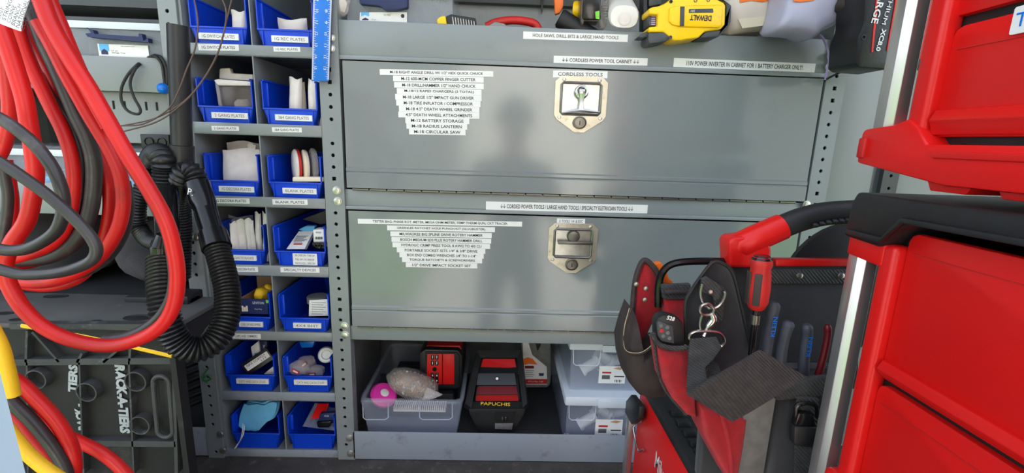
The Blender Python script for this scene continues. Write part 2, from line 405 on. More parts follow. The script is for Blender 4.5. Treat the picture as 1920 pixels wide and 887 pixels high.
for px, py in ((1559, 105), (1556, 125), (1513, 384)):
    p = U(px, py, -.008); bolt(cab, (p.x, -.006, p.z))
b = B()
b.box(XL1, XR0, DEP-.004, DEP, 0, 1.30, 'grey_paint'); b.build('back_panel', cab)
b = B(); b.box(XL0, XL0+.003, .024, DEP, 0, 1.30, 'grey_paint'); b.build('side_panel', cab)
b = B(); b.box(XR1-.003, XR1, .024, DEP, 0, 1.30, 'grey_paint'); b.build('side_panel', cab)
# top tray with its deep front lip
b = B(); b.box(XL1, XR0, 0, .003, Z1T+.010, ZT, 'grey_paint', .001); b.box(XL1, XR0, .003, DEP, Z1T+.018, Z1T+.021, 'grey_paint')
b.box(XL1, XR0, -.004, 0, Z1T+.003, Z1T+.012, 'grey_paint', .0012); tray = b.build('top_tray', cab)
# rail between the doors, rail below the lower door, bottom shelf with lip
b = B(); b.box(XL1, XR0, 0, .003, Z2T+.009, Z1B-.004, 'grey_paint', .001); b.box(XL1, XR0, .003, DEP, Z1B-.030, Z1B-.026, 'dark_steel')
b.box(XL1, XR0, -.004, 0, Z2T+.003, Z2T+.011, 'grey_paint', .0012); rail = b.build('middle_shelf', cab)
b = B(); b.box(XL1, XR0, 0, .003, Z2B-.002, Z2B+.033, 'grey_paint', .001); b.box(XL1, XR0, .003, DEP, Z2B+.004, Z2B+.007, 'dark_steel'); b.build('lower_rail', cab)
b = B(); b.box(XL1-.004, XR0, -.006, -.003, .002, ZL, 'lip_sky_tint', .001); b.box(XL1, XR0, -.003, DEP, ZL-.058, ZL-.054, 'shelf_dark'); b.build('bottom_shelf', cab)
SHZ = ZL-.054
def drop_door(z0, z1, crease, name='door'):
    b = B(); x0, x1 = XL1+.007, XR0-.006; yf = -.006; r = .006
    # pressed front: upper field, raised crease, lower flange standing proud
    prof = [(yf, z1), (yf, crease+.010), (yf-.0028, crease+.007), (yf-.0028, crease+.001), (yf-.001, crease-.002), (yf-.003, crease-.004), (yf-.003, z0)]
    back = [(yf+.004, z0), (yf+.004, z1)]
    b.prism([(y, z) for y, z in prof+back], x0, x1, 'door_paint', 'x')
    d = b.build(name, cab)
    h = B(); n = 26
    for i in range(n):
        a = x0+.012+(x1-x0-.03)*i/n; h.tube([(a, yf-.0015, z0-.003), (a+(x1-x0-.03)/n*.92, yf-.0015, z0-.003)], .0028, 'steel_dark', 6)
    h.build('hinge', d)
    return d
d1 = drop_door(Z1B, Z1T, .80-.080); d2 = drop_door(Z2B+.036, Z2T, .80-.400)
def latch(door, px, py, flip):
    c = U(px, py, -.006); w, h = .114, .122
    k = .053
    M = Matrix.Translation((c.x, -.0062, c.z)) @ Matrix.Diagonal((1.06, 1, .96, 1))
    # shield plate with a real opening
    outer = [(-k, .048), (-k+.012, .060), (k-.012, .060), (k, .048), (k, -.024), (k-.006, -.034), (.010, -.061), (-.010, -.061), (-k+.006, -.034), (-k, -.024)]
    b = B(); t = -.003
    hx0, hx1, hz0, hz1 = -.040, .040, -.022, .046
    ring_o = [(-k, .048), (-k+.012, .060), (k-.012, .060), (k, .048), (k, -.024), (k-.006, -.034), (.010, -.061), (-.010, -.061), (-k+.006, -.034), (-k, -.024)]
    ring_i = [(hx0, hz1-.004), (hx0+.004, hz1), (hx1-.004, hz1), (hx1, hz1-.004), (hx1, hz0+.004), (hx1-.004, hz0), (.004, hz0), (-.004, hz0), (hx0+.004, hz0), (hx0, hz0+.004)]
    n = len(ring_o)
    V = [(x, t, z) for x, z in ring_o] + [(x, t, z) for x, z in ring_i] + [(x, 0, z) for x, z in ring_o] + [(x, .0, z) for x, z in ring_i]
    Fc = []
    for i in range(n):
        j = (i+1) % n; Fc += [(i, j, n+j, n+i), (i, j, 2*n+j, 2*n+i), (n+i, n+j, 3*n+j, 3*n+i)]
    b._add(V, Fc, 'brass_plate', M)
    # dished pocket pressed from the plate
    b._add([(x, 0.0, z) for x, z in ring_i] + [(x*.93, .0, z*.93+.0008) for x, z in ring_i], [(i, (i+1) % n, n+(i+1) % n, n+i) for i in range(n)] + [tuple(range(n, 2*n))], 'zinc', M)
    rim = [(x, -.0042, z) for x, z in ring_i]
    b.tube([M @ Vector(p) for p in rim], .0028, 'steel_dark', 8, closed=True)
    pl = b.build('latch', door)
    h = B()
    if not flip:                               # T handle folded flat
        h.tube([M @ Vector(p) for p in ((-.034, -.010, -.019), (-.02, -.012, -.016), (0, -.013, -.013), (.02, -.012, -.015), (.038, -.010, -.016))], [.002, .0035, .0045, .0035, .002], 'chrome', 8)
        h.tube([M @ Vector(p) for p in ((0, -.012, -.013), (0, -.012, .005), (0, -.012, .022))], [.007, .0045, .008], 'chrome', 8)
        h.tube([M @ Vector((.011*math.cos(a), -.010, .026+.012*math.sin(a))) for a in [i*math.pi/6 for i in range(12)]], .0035, 'chrome', 8, closed=True)
        h.box(-.006, .006, -.016, -.006, .016, .032, 'chrome', .002, M)
    else:
        h.lathe([(.014, 0), (.014, .006), (.012, .009), (.007, .010)], 'steel_dark', M @ Matrix.Translation((0, -.002, .030)) @ Matrix.Rotation(math.pi/2, 4, 'X'), 16)
        h.box(-.033, .042, -.014, -.008, .011, .019, 'steel_dark', .002, M)
        h.box(-.008, .008, -.009, -.001, .012, .03, 'steel_dark', .002, M)
    # key cylinder and rivets belong to the latch face
    Mk = M @ Matrix.Translation((0, -.003, -.040)) @ Matrix.Rotation(math.pi/2, 4, 'X')
    h.lathe([(.0145, 0), (.0145, .003), (.0125, .0035), (.0115, .002), (.0105, .002), (.0100, .005), (.003, .0055)], 'steel_dark', Mk, 20)
    h.box(-.0008, .0008, -.0095, -.008, -.045, -.036, 'black_line', M=M)
    for rx, rz in ((-.036, .053), (.036, .053), (-.042, -.029), (.042, -.029)):
        h.lathe([(.0042, 0), (.0038, .0015), (.002, .002)], 'zinc', M @ Matrix.Translation((rx, -.003, rz)) @ Matrix.Rotation(math.pi/2, 4, 'X'), 10)
    h.build('handle', door)
latch(d1, 1088, 196, False); latch(d2, 1073, 465, True)
def plabel(parent, x0, x1, y0, y1, body, slope=.03, y=-.0062, ink='ink', th=.52, tw=.82, paper='label_white'):
    a = U(x0, (y0+y1)/2-(x1-x0)*slope/2, y); e = U(x1, (y0+y1)/2+(x1-x0)*slope/2, y); c = (a+e)/2; w = abs(e.x-a.x); h = abs(U((x0+x1)/2, y0, y).z-U((x0+x1)/2, y1, y).z)
    return strip_label(parent, (c.x, y, c.z), w, h, body, ink, w*tw, h*th, -math.atan2(e.z-a.z, e.x-a.x), paper=paper)
yy = -.0063
for i, (x0, x1, yc, t) in enumerate([(712, 925, 137, 'M-18 RIGHT ANGLE DRILL W/ 1/2" HEX QUICK CHUCK'), (737, 907, 148.5, 'M-12 600-MCM COPPER FINGER CUTTER'),
        (739, 907, 160.5, 'M-18 DRILL/HAMMER 1/2" HAND CHUCK'), (744, 903, 172, 'M-18/12 RAPID CHARGERS (3 TOTAL)'), (741, 903, 183, 'M-18 LARGE 1/2" IMPACT GUN DRIVER'),
        (743, 901, 194, 'M-18 TIRE INFLATOR / COMPRESSOR'), (748, 899, 205, 'M-18 4.5" DEATH WHEEL GRINDER'), (747, 899, 216, '4.5" DEATH WHEEL ATTACHMENTS'),
        (760, 880, 226.5, 'M-12 BATTERY STORAGE'), (762, 876, 237, 'M-18 RADIUS LANTERN'), (767, 873, 247.5, 'M-18 CIRCULAR SAW')]):
    plabel(d1, x0, x1, yc-5.4, yc+5.4, t, .018, yy-.0002*(i % 2), th=.55)
plabel(d1, 1037, 1139, 133, 146, 'CORDLESS TOOLS', .02, yy, 'ink_light')
for i, (x0, x1, yc, t) in enumerate([(671, 979, 417.5, 'TESTER BAG: PHASE ROT. METER, MEGA OHM METER, TEMP THERM GUN, CKT TRACER'), (726, 928, 429, 'GREENLEE RATCHET HOLE PUNCH KIT (SLUGBUSTER)'),
        (732, 922, 440, 'MILWAUKEE BIG SPLINE DRIVE ROTERY HAMMER'), (734, 921, 450.5, 'BOSCH MEDIUM SDS PLUS ROTERY HAMMER DRILL'), (736, 919, 460.5, 'HYDROLIC CRIMP PRESS TOOL 8 AWG TO 4/0 CU'),
        (744, 910, 470, 'PORTABLE SOCKET SETS 1/4" & 3/8" DRIVE'), (749, 907, 479, 'BOX END COMBO WRENCHES 1/4" TO 1-1/4"'), (754, 904, 488, 'TORQUE RATCHETS & SCREWDRIVERS'), (761, 895, 497.5, '1/2" DRIVE IMPACT SOCKET SET')]):
    plabel(d2, x0, x1, yc-4.6, yc+4.6, t, .018, yy-.0002*(i % 2), th=.55)
plabel(d2, 1044, 1097, 410, 420, 'S  TOOLS  1/4  & SOC', .02, yy, 'ink_light')
plabel(tray, 981, 1177, 62, 76, 'HOLE SAWS, DRILL BITS & LARGE HAND TOOLS', .03, -.0002, 'ink_light')
plabel(tray, 1038, 1214, 107, 121, '\u2193\u2193 CORDLESS POWER TOOL CABINET \u2193\u2193', .028, -.0002)
plabel(tray, 1263, 1528, 114, 131, '110V POWER INVERTER IN CABINET FOR 1 BATTERY CHARGER ONLY!', .04, -.0002)
plabel(rail, 911, 1214, 381, 397, '\u2193\u2193 CORDED POWER TOOLS / LARGE HAND TOOLS / SPECIALTY ELETRICIAN TOOLS \u2193\u2193', .022, -.0002)

# ------------------------------------------------------------------ bin rack
RX0, RX1 = -.662, -.3875
rack = thing('bin_rack', 'grey steel pigeonhole rack with two columns of compartments', 'rack', (-.52, .15, 0))
holed_post('upright', rack, -.705, -.668, 0.0, 1.30, -.006, .03, 'grey_paint', closed=(2, 1, 17), zoff=.004)
for px, py in ((392, 603), (395, 620), (413, 815), (418, 845), (368, 445)):
    p = U(px, py, -.008); bolt(rack, (p.x, -.006, p.z), .0068)
b = B(); b.box(RX0-.005, RX0, 0, .32, 0, 1.30, 'grey_paint'); b.build('side_panel', rack)
b = B(); b.box(RX1-.0015, RX1, 0, .32, 0, 1.30, 'grey_paint'); b.build('side_panel', rack)
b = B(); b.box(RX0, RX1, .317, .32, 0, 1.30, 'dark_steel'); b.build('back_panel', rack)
LIPS = [(87, 108), (234, 256), (371, 390), (499, 518.5), (623, 639), (736, 752), (843.5, 858)]
DIVX = [(469, 42), (478, 172), (490, 312), (502, 443), (513, 570), (523, 688), (533, 798)]
lipz = []; shelves = []
for i, (a, c) in enumerate(LIPS):
    zt, zb = Z(545, a), Z(545, c); lipz.append((zt, zb))
    b = B(); b.box(RX0, RX1, 0, .002, zb, zt, 'grey_paint' if i < 5 else 'lip_sky_tint', .0008); b.box(RX0, RX1, .002, .317, zt-.0035, zt-.002, 'grey_paint'); b.box(RX0, RX1, 0, .012, zb, zb+.0015, 'grey_paint')
    shelves.append(b.build('shelf', rack))
dvx = []
for i, (px, py) in enumerate(DIVX):
    x = U(px, py).x; dvx.append(x); zt = lipz[i-1][1] if i else 1.30
    b = B(); b.box(x-.0012, x+.0012, .001, .317, lipz[i][0]-.002, zt, 'grey_paint'); b.build('divider', rack)
for i, cols in enumerate([(('1G SWITCH PLATES', 372, 448, 83, 95), ('1G REC PLATES', 513, 563, 88, 97)), (('2 GANG PLATES', 397, 448, 236.5, 245), ('3&4 GANG PLATES', 510, 566, 239, 248)),
        (('1G DECORA PLATES', 398, 468, 371.5, 381.5), ('BLANK PLATES', 511, 577, 374, 384)), (('2&3 GANG DECORA PLATES', 420, 484, 500, 509.5), ('SPECIALTY DEVICES', 526, 599, 501.5, 511)),
        (('CORD CAPS AND DIMMERS', 420, 489, 625.5, 635), ) ]):
    for t, x0, x1, y0, y1 in cols: plabel(shelves[i], x0, x1, y0, y1, t, .012, -.0003, 'ink_light' if i < 5 else 'ink', th=.5)

# bins: hopper-front shelf boxes
BW, BH, BD = .117, .094, .27
def make_bin(parent_name, label, w, front=.036):
    root = thing(parent_name, label, 'storage bin', group='blue bins in the pigeonhole rack')
    b = B(); t = .0025; k = .010                      # walls lean in towards the base
    H = BH
    def wall(sx):
        xo, xi = sx*w/2, sx*(w/2-k); g = sx*t
        # outer skin from the flared front flange back to the rear
        b._add([(xi, .004, 0), (xo, 0, front), (xo, .0, H), (xo, BD, H), (xi, BD, 0),
                (xi-g, .004, 0), (xo-g, 0, front), (xo-g, 0, H), (xo-g, BD, H), (xi-g, BD, 0)],
               [(0, 1, 2, 3, 4), (5, 6, 7, 8, 9), (0, 1, 6, 5), (1, 2, 7, 6), (2, 3, 8, 7), (3, 4, 9, 8)], 'bin_blue')
        # stacking flange: stepped rib along the front edge and the rim
        b.box(min(xo-g*1.0, xo-g*3.2), max(xo-g*1.0, xo-g*3.2), .012, .017, front+.002, H-.006, 'bin_blue', .0008)
        b.box(min(xo+g*.2, xo-g*2), max(xo+g*.2, xo-g*2), .0, BD, H-.004, H, 'bin_blue', .0008)
    wall(-1); wall(1)
    b._add([(-w/2+k, .004, 0), (w/2-k, .004, 0), (w/2, 0, front), (-w/2, 0, front), (-w/2+k, .0065, 0), (w/2-k, .0065, 0), (w/2, .0028, front), (-w/2, .0028, front)],
           [(0, 1, 2, 3), (4, 5, 6, 7), (3, 2, 6, 7), (0, 1, 5, 4)], 'bin_blue')
    b.box(-w/2, w/2, -.0022, .0035, front-.004, front, 'bin_blue', .001)
    b.box(-w/2+k, -w/2+k+.002, -.0012, .002, .004, front-.004, 'bin_blue'); b.box(w/2-k-.002, w/2-k, -.0012, .002, .004, front-.004, 'bin_blue')
    b.box(-w/2+k, w/2-k, .004, BD, 0, .0025, 'bin_blue'); b.box(-w/2+.002, w/2-.002, BD-.003, BD, 0.0025, H, 'bin_blue')
    b.build('tray', root, local=True)
    return root
# label text, what sets each bin apart
BINS = [[('1G SWITCH PLATES', 'blue bin labelled 1G SWITCH PLATES'), ('1G REC PLATES', 'blue bin labelled 1G REC PLATES behind the hanging rule')],
        [('2 GANG PLATES', 'blue bin labelled 2 GANG PLATES with a dark wrapped plate pack'), ('3&4 GANG PLATES', 'blue bin of pale packets marked 3&4 GANG PLATES')],
        [('1G DECORA PLATES', 'blue bin labelled 1G DECORA PLATES, full of white packets'), ('BLANK PLATES', 'blue bin labelled BLANK PLATES holding round white covers')],
        [('2&3 GANG DECORA PLATES', 'blue bin behind the hose cuff, labelled GANG DECORA PLATES'), ('SW OVER SW / TIME SW\nPULL SW / OC SENSOR\nPHOTO CELL / SPEC SW', 'blue bin with a block of three printed label lines')],
        [('CORD CAPS AND DIMMERS', 'blue bin labelled CORD CAPS AND DIMMERS with navy carton'), ('4X4 BHT', 'blue bin holding a grey capped jar, labelled 4X4 BHT')],
        [('CATV AND DATA STUFF', 'blue CATV AND DATA STUFF bin holding a handwritten card'), ('CATV AND DATA STUFF', 'blue CATV AND DATA STUFF bin full of bagged fittings')],
        [('', 'unlabelled blue bin stuffed with pale blue face masks'), ('', 'unlabelled blue bin holding a red and blue blister pack')]]
LBLPX = [[(370, 446, 58.5, 70), (507, 579, 60, 74)], [(394.5, 464, 206.5, 218), (514, 588, 208, 220)], [(408, 480, 341.5, 353), (528, 593, 344.5, 355)], [(428, 479, 469, 478), (547, 594, 470, 494)],
         [(446, 491, 594, 602), (548, 601, 598, 607)], [(443, 504, 707, 717), (551, 619, 708, 717)], [None, None]]
bin_x = {}
for i in range(7):
    zt = lipz[i][0]-.0015
    for j in range(2):
        xa, xb = (RX0, dvx[i]) if j == 0 else (dvx[i], RX1)
        t, lab = BINS[i][j]; w = min(BW, xb-xa-.008)
        dx = 0.0
        r = make_bin('storage_bin', lab, w, .036 if i < 5 else .045)
        xc = (xa+xb)/2+dx; yb = .004 if i < 5 else .001
        r.location = (xc, yb+.003, zt); bin_x[(i, j)] = (xc, zt, w)
        if LBLPX[i][j] and t:
            x0, x1, y0, y1 = LBLPX[i][j]; a = U(x0, y0, .003); e = U(x1, y1, .003)
            h = min(a.z-e.z, .028) if '\n' in t else .0125; cz = zt+(.0185 if i < 5 else .030); lw = e.x-a.x; cxl = (a.x+e.x)/2
            lim = w/2-.012
            lx0, lx1 = max(a.x, xc-lim), min(e.x, xc+lim)
            # sits on the leaning front wall
            fr = .036 if i < 5 else .045; yy2 = yb+.003+.004*(1-(cz-h/2-zt)/fr)
            bl = B(); M = Matrix.Translation(((lx0+lx1)/2, yy2-.004, cz-.002)) @ Matrix.Rotation(0, 4, 'X')
            bl.box(-(lx1-lx0)/2, (lx1-lx0)/2, -.0006, .003, -h/2, h/2, 'label_white', M=M); ls = t.split('\n')
            for q, s_ in enumerate(ls): bl.text(s_, 'ink_light' if len(ls) == 1 else 'ink', (lx1-lx0)*.82*len(s_)/max(map(len, ls)), h/len(ls)*.5, M @ Matrix.Translation((0, -.0009, h*(.5-(q+.5)/len(ls)))))
            bl.build('label', r)
# ------------------------------------------------------------------ left shelving behind the cables
def pth(pts, y, n=8, closed=False):
    """smooth world path through sight points; y may be given per point"""
    return spline([U(p[0], p[1], p[2] if len(p) > 2 else y) for p in pts], n, closed)
SX0 = -1.30
lsh = thing('steel_shelving', 'grey steel shelving bay behind the hanging cables', 'shelving', (-1.0, .15, 0))
def lshelf(zt, zb, m='grey_paint'):
    b = B(); b.box(SX0, -.706, 0, .0025, zb, zt, m, .001); b.box(SX0, -.706, .0025, .36, zb, zb+.003, 'dark_steel'); return b.build('shelf', lsh)
za, zc = Z(250, 107), Z(250, 172); lshelf(za, zc)
zd, ze = Z(250, 347), Z(250, 405); lshelf(zd, ze)
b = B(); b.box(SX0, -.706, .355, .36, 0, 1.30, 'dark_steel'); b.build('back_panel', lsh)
b = B(); b.box(SX0, SX0+.003, 0, .36, 0, 1.30, 'grey_paint'); b.build('side_panel', lsh)
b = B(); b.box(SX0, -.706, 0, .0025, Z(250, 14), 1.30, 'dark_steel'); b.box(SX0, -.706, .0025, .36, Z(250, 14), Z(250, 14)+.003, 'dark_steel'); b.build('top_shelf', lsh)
z0, z1 = .004, Z(390, 800); b = B(); b.box(SX0, -.706, -.004, -.0015, z0, z1, 'lip_sky_tint', .001); b.box(SX0, -.706, -.0015, .36, .02, .024, 'shelf_dark'); b.build('bottom_shelf', lsh)
# inner panel with upright slots
xa = U(185, 220, .03).x; zs = U(250, 268, .03).z
b = B(); yp = .03; xs = [xa] + [U(p, 197, yp).x for p in (213, 234, 274, 294)]; sw = .0055; sh0, sh1 = U(250, 206, yp).z, U(250, 190, yp).z; zt = zc+.002
edges = [xa]; 
for x in xs[1:]: edges += [x-sw/2, x+sw/2]
edges.append(-.706)
for i in range(0, len(edges)-1, 2): b.box(edges[i], edges[i+1], yp, yp+.0025, zs, zt, 'wall_paint')
for x in xs[1:]:
    b.box(x-sw/2, x+sw/2, yp, yp+.0025, zs, sh0, 'wall_paint'); b.box(x-sw/2, x+sw/2, yp, yp+.0025, sh1, zt, 'wall_paint')
b.build('slotted_panel', lsh)
# clear organiser cases
def organiser(name, label, px0, px1, py0, py1, y, depth, floor_z, latch=True):
    r = thing(name, label, 'organizer', (U((px0+px1)/2, py1, y).x, y+depth/2, floor_z))
    x0, x1 = U(px0, py1, y).x, U(px1, py1, y).x; zt = U((px0+px1)/2, py0, y).z
    b = B(); t = .003
    b.prism([(x0, floor_z), (x1, floor_z), (x1, zt-.01), (x0, zt-.01)], y, y+t, 'clear_plastic')
    b.box(x0, x1, y+depth-t, y+depth, floor_z, zt-.01, 'clear_plastic'); b.box(x0, x0+t, y, y+depth, floor_z, zt-.01, 'clear_plastic'); b.box(x1-t, x1, y, y+depth, floor_z, zt-.01, 'clear_plastic')
    b.box(x0, x1, y, y+depth, floor_z, floor_z+.004, 'clear_plastic'); b.build('body', r)
    b = B(); b.box(x0-.003, x1+.003, y-.004, y+depth+.003, zt-.010, zt, 'clear_plastic', .002); b.box(x0-.002, x1+.002, y-.004, y-.002, zt-.022, zt-.008, 'lid_white', .001); b.build('lid', r)
    n = 5; b = B()
    for i in range(1, n): b.box(x0+(x1-x0)*i/n-.001, x0+(x1-x0)*i/n+.001, y+t, y+depth-t, floor_z+.004, zt-.014, 'clear_plastic')
    b.build('divider', r)
    rnd = random.Random(len(name)); b = B()
    for i in range(n):
        a0, a1 = x0+(x1-x0)*i/n+.006, x0+(x1-x0)*(i+1)/n-.006
        for k in range(5):
            xx = rnd.uniform(a0+.006, a1-.006); b.box(xx-.01, xx+.01, y+.02+k*.02, y+.035+k*.02, floor_z+.005, floor_z+rnd.uniform(.012, .03), rnd.choice(['cream_plastic', 'zinc', 'white_plastic']), .002)
    b.build('small_parts', r, kind='stuff')
    return r, x0, x1, zt
yo = .012
org, ox0, ox1, ozt = organiser('organizer_case', 'clear organizer case with navy latch on the shelf behind red cables', 70, 314, 33, 106, yo, .20, zc+.0035)
lsh_floor = za-.052
p0, p1 = U(165, 52, yo-.012), U(281, 80, yo-.012)
b = B(); b.prism([(p0.x, p0.z), (p0.x+.012, p0.z-.004), (p0.x+.014, p0.z-.012), (p1.x-.018, p0.z-.014), (p1.x-.018, p0.z-.008), (p1.x-.012, p0.z-.008), (p1.x-.01, p0.z-.022), (p1.x, p1.z+.008), (p1.x, p1.z), (p0.x, p1.z+.006), (p0.x-.004, p1.z+.012), (p0.x+.008, p1.z+.014)], yo-.016, yo-.004, 'navy', 'y'); b.build('latch', org)
a, e = U(183, 82, yo-.001), U(280, 107, yo-.001)
b = B(); b.box(a.x, e.x, yo-.0015, yo-.0005, e.z-.004, a.z, 'label_white'); w = e.x-a.x; ml = lambda fx, fz: Matrix.Translation((a.x+w*fx, yo-.002, e.z+(a.z-e.z)*fz))
b.box(a.x+w*.03, a.x+w*.22, yo-.002, yo-.0014, a.z-.014, a.z, 'sky_blue'); b.prism([(a.x+w*.06, e.z+.002), (a.x+w*.19, e.z+.002), (a.x+w*.19, e.z+.008), (a.x+w*.125, e.z+.013), (a.x+w*.06, e.z+.008)], yo-.0024, yo-.0014, 'navy', 'y')
b.text('15 pc', 'ink', .014, .0032, ml(.33, .42)); b.text('Storage Tote', 'ink', .028, .0036, ml(.40, .25)); b.text('See contents inside', 'ink_light', .028, .0022, ml(.6, .86)); b.build('label', org)
y2 = .012
org2, bx0, bx1, bzt = organiser('organizer_case', 'clear blue-tinted organizer case on the lower shelf beside the hose', -30, 312, 275, 347, y2, .2, ze+.0035)
b = B(); b.box(bx0+.004, bx1-.004, y2+.004, y2+.19, ze+.008, zd+.012, 'sky_blue', .002); b.build('insert', org2)
# black twin socket box behind the wand
a, e = U(263, 251, .0), U(320, 281, .0); s = thing('socket_box', 'small black box with two round sockets behind the black wand', 'socket box', ((a.x+e.x)/2, .0, e.z))
b = B(); b.box(a.x, e.x, -.002, .029, e.z, a.z, 'black_plastic', .002); b.build('body', s)
for f in (.3, .75):
    b = B(); b.lathe([(.010, 0), (.010, .003), (.008, .003), (.007, .001)], 'black_gloss', Matrix.Translation((a.x+(e.x-a.x)*f, -.002, (a.z+e.z)/2)) @ Matrix.Rotation(math.pi/2, 4, 'X')); b.build('socket', s)
# dark canvas bags on the low shelf
for i, (x, w, h) in enumerate([(-1.14, .28, .20), (-.85, .24, .17)]):
    b = B(); b.blob((x, .17, .5*(ze-.16)+.12), 1, 'black_fabric', 3, .03, i, scale=(w/2, .13, h/2)); o = b.build('tool_bag', None, ['large black canvas tool bag in the dark shelf bay', 'smaller black canvas tool bag in the dark shelf bay'][i], 'bag')
    o.location.z = .40
b = B(); b.box(SX0, -.706, .01, .355, .392, .398, 'shelf_dark'); b.build('shelf', lsh)

# ------------------------------------------------------------------ loose cords
def cord(name, label, pts, y, r, m, cat='cord', n=8, group=None):
    b = B(); b.tube(pth(pts, y, n), r, m, 8); return b.build(name, None, label, cat, group)
cord('extension_cord', 'looped black cord poking through the grey shelf lip', [(262, 120, .004), (258, 121, -.012), (240, 140), (228, 165), (228, 190), (240, 208), (258, 214), (263, 205), (250, 180), (244, 155), (252, 132), (263, 120, -.004)], -.018, .0028, 'black_rubber')
cord('extension_cord', 'short black cord bent over the shelf lip beside the wand', [(278, 108, .012), (290, 105), (303, 120), (308, 150), (311, 170), (313, 160), (312, 130), (302, 108), (290, 103, .012)], -.010, .0028, 'black_rubber')
b = B(); c = U(306, 166, -.016); b.blob(c, .0115, 'ruler_blue', 2); b.build('cap', None, 'small round blue cap on the grey shelf lip', 'cap')
for pts, l in (([(437, -12), (422, 50), (408, 100), (380, 150), (345, 190), (290, 222), (218, 238)], 'thin brown wire curving furthest out in front of the bins'),
               ([(362, -12), (371, 40), (366, 90), (350, 130), (335, 170), (315, 205), (270, 232), (225, 236)], 'thin brown wire hanging close to the black wand'),
               ([(412, -12), (424, 20), (420, 60), (404, 110), (370, 165), (330, 205), (290, 230), (230, 247)], 'thin brown wire between two other hanging wires')):
    wy_ = -.10 if 'furthest' in l else (-.125 if 'close' in l else -.15)
    cord('thin_wire', l, pts, wy_, .0014, 'brown_wire', 'wire', group='thin brown wires')
# cables in the dark gap next to the rack foot, green wire
for i in range(6):
    cord('stored_cable', 'black cable piled on the low shelf behind the black plastic box', [(350, 762-i*15, .05), (380, 750-i*15, .03), (405, 742-i*15, .06), (430, 747-i*15, .10)], .05, .006, 'black_rubber', 'cable', group='black cables piled on the low shelf')
cord('green_wire', 'small loop of green wire beside the rack upright', [(392, 690), (384, 700), (380, 708), (386, 714), (396, 710), (388, 704), (381, 712), (390, 717)], -.012, .0014, 'green_wire', 'wire')

# ------------------------------------------------------------------ vacuum hose and wand
YV = -.075; px2m = lambda d, y: d/F*(y-CAMPOS.y)
vac = thing('vacuum_hose', 'black corrugated vacuum hose with cuffs hanging in loops from a wand', 'hose', U(330, 640, YV))
def corr(name, pts, y, wpx, pitch=.0068):
    P = pth(pts, y, 24); L = [0]
    for i in range(1, len(P)): L.append(L[-1]+(P[i]-P[i-1]).length)
    n = int(L[-1]/pitch)*4; Q = []; k = 0
    for i in range(n+1):
        s = L[-1]*i/n
        while k < len(L)-2 and L[k+1] < s: k += 1
        t = (s-L[k])/max(L[k+1]-L[k], 1e-9); Q.append(P[k].lerp(P[k+1], t))
    r0 = px2m(wpx, y)/2; b = B(); b.tube(Q, [r0*(1.0, .95, .80, .95)[i % 4] for i in range(n+1)], 'hose_black', 16); return b.build(name, vac)
def smooth_t(name, pts, y, ws, m='black_gloss'):
    P = [U(p[0], p[1], p[2] if len(p) > 2 else y) for p in pts]; b = B(); b.tube(P, [px2m(w, y)/2 for w in ws], m, 18); return b.build(name, vac)
smooth_t('wand', [(334, 48), (336, 120), (339, 205), (341, 272), (341, 273), (342, 310)], YV, [34, 34, 34, 34, 40, 38], 'black_plastic')
corr('hose', [(338, 520, -.04), (340, 430, -.04), (336, 370, -.06), (338, 335), (350, 320), (364, 326), (373, 346)], -.10, 38)
smooth_t('cuff', [(370, 345, -.10), (380, 378, -.115), (384, 388, -.12), (388, 402, -.13)], -.11, [42, 44, 40, 34]); cf = smooth_t('cuff', [(386, 396, -.125), (398, 436, -.15), (399, 437, -.151), (407, 466, -.17)], -.15, [40, 40, 48, 50])
Pm = U(357, 360, -.137); b = B(); b.text('P.', 'label_white', .010, .013, frame(Pm, (1, 0, -.25), (.2, 0, 1))); b.build('marking', vac)
corr('hose', [(406, 462, -.165), (418, 505, -.19), (427, 550, -.215), (424, 598, -.245), (402, 640, -.275), (366, 656, -.295), (333, 640, -.305), (312, 598, -.305), (304, 550, -.29), (302, 486, -.25)], -.13, 43)
smooth_t('cuff', [(302, 492), (302, 462), (302, 461), (306, 440)], -.25, [36, 36, 32, 22]); smooth_t('cuff', [(314, 446, -.2), (312, 358, -.12)], -.13, [38, 38])
corr('hose', [(311, 360), (309, 320), (306, 298), (296, 288, -.07), (284, 300, -.05), (276, 330, -.04)], -.10, 41)
corr('hose', [(284, 320), (268, 352), (258, 392), (262, 428), (278, 450, -.08), (300, 458, -.12)], -.06, 29)
# black strap clip on the box lid
a = U(242, 552, -.12); b = B(); b.box(a.x, a.x+.13, -.135, -.10, a.z-.020, a.z, 'dusty_black', .004); b.box(a.x+.09, a.x+.13, -.14, -.09, a.z-.014, a.z+.006, 'black_plastic', .003); nz = b.build('vacuum_nozzle', None, 'flat black vacuum nozzle lying on the black plastic box', 'nozzle')

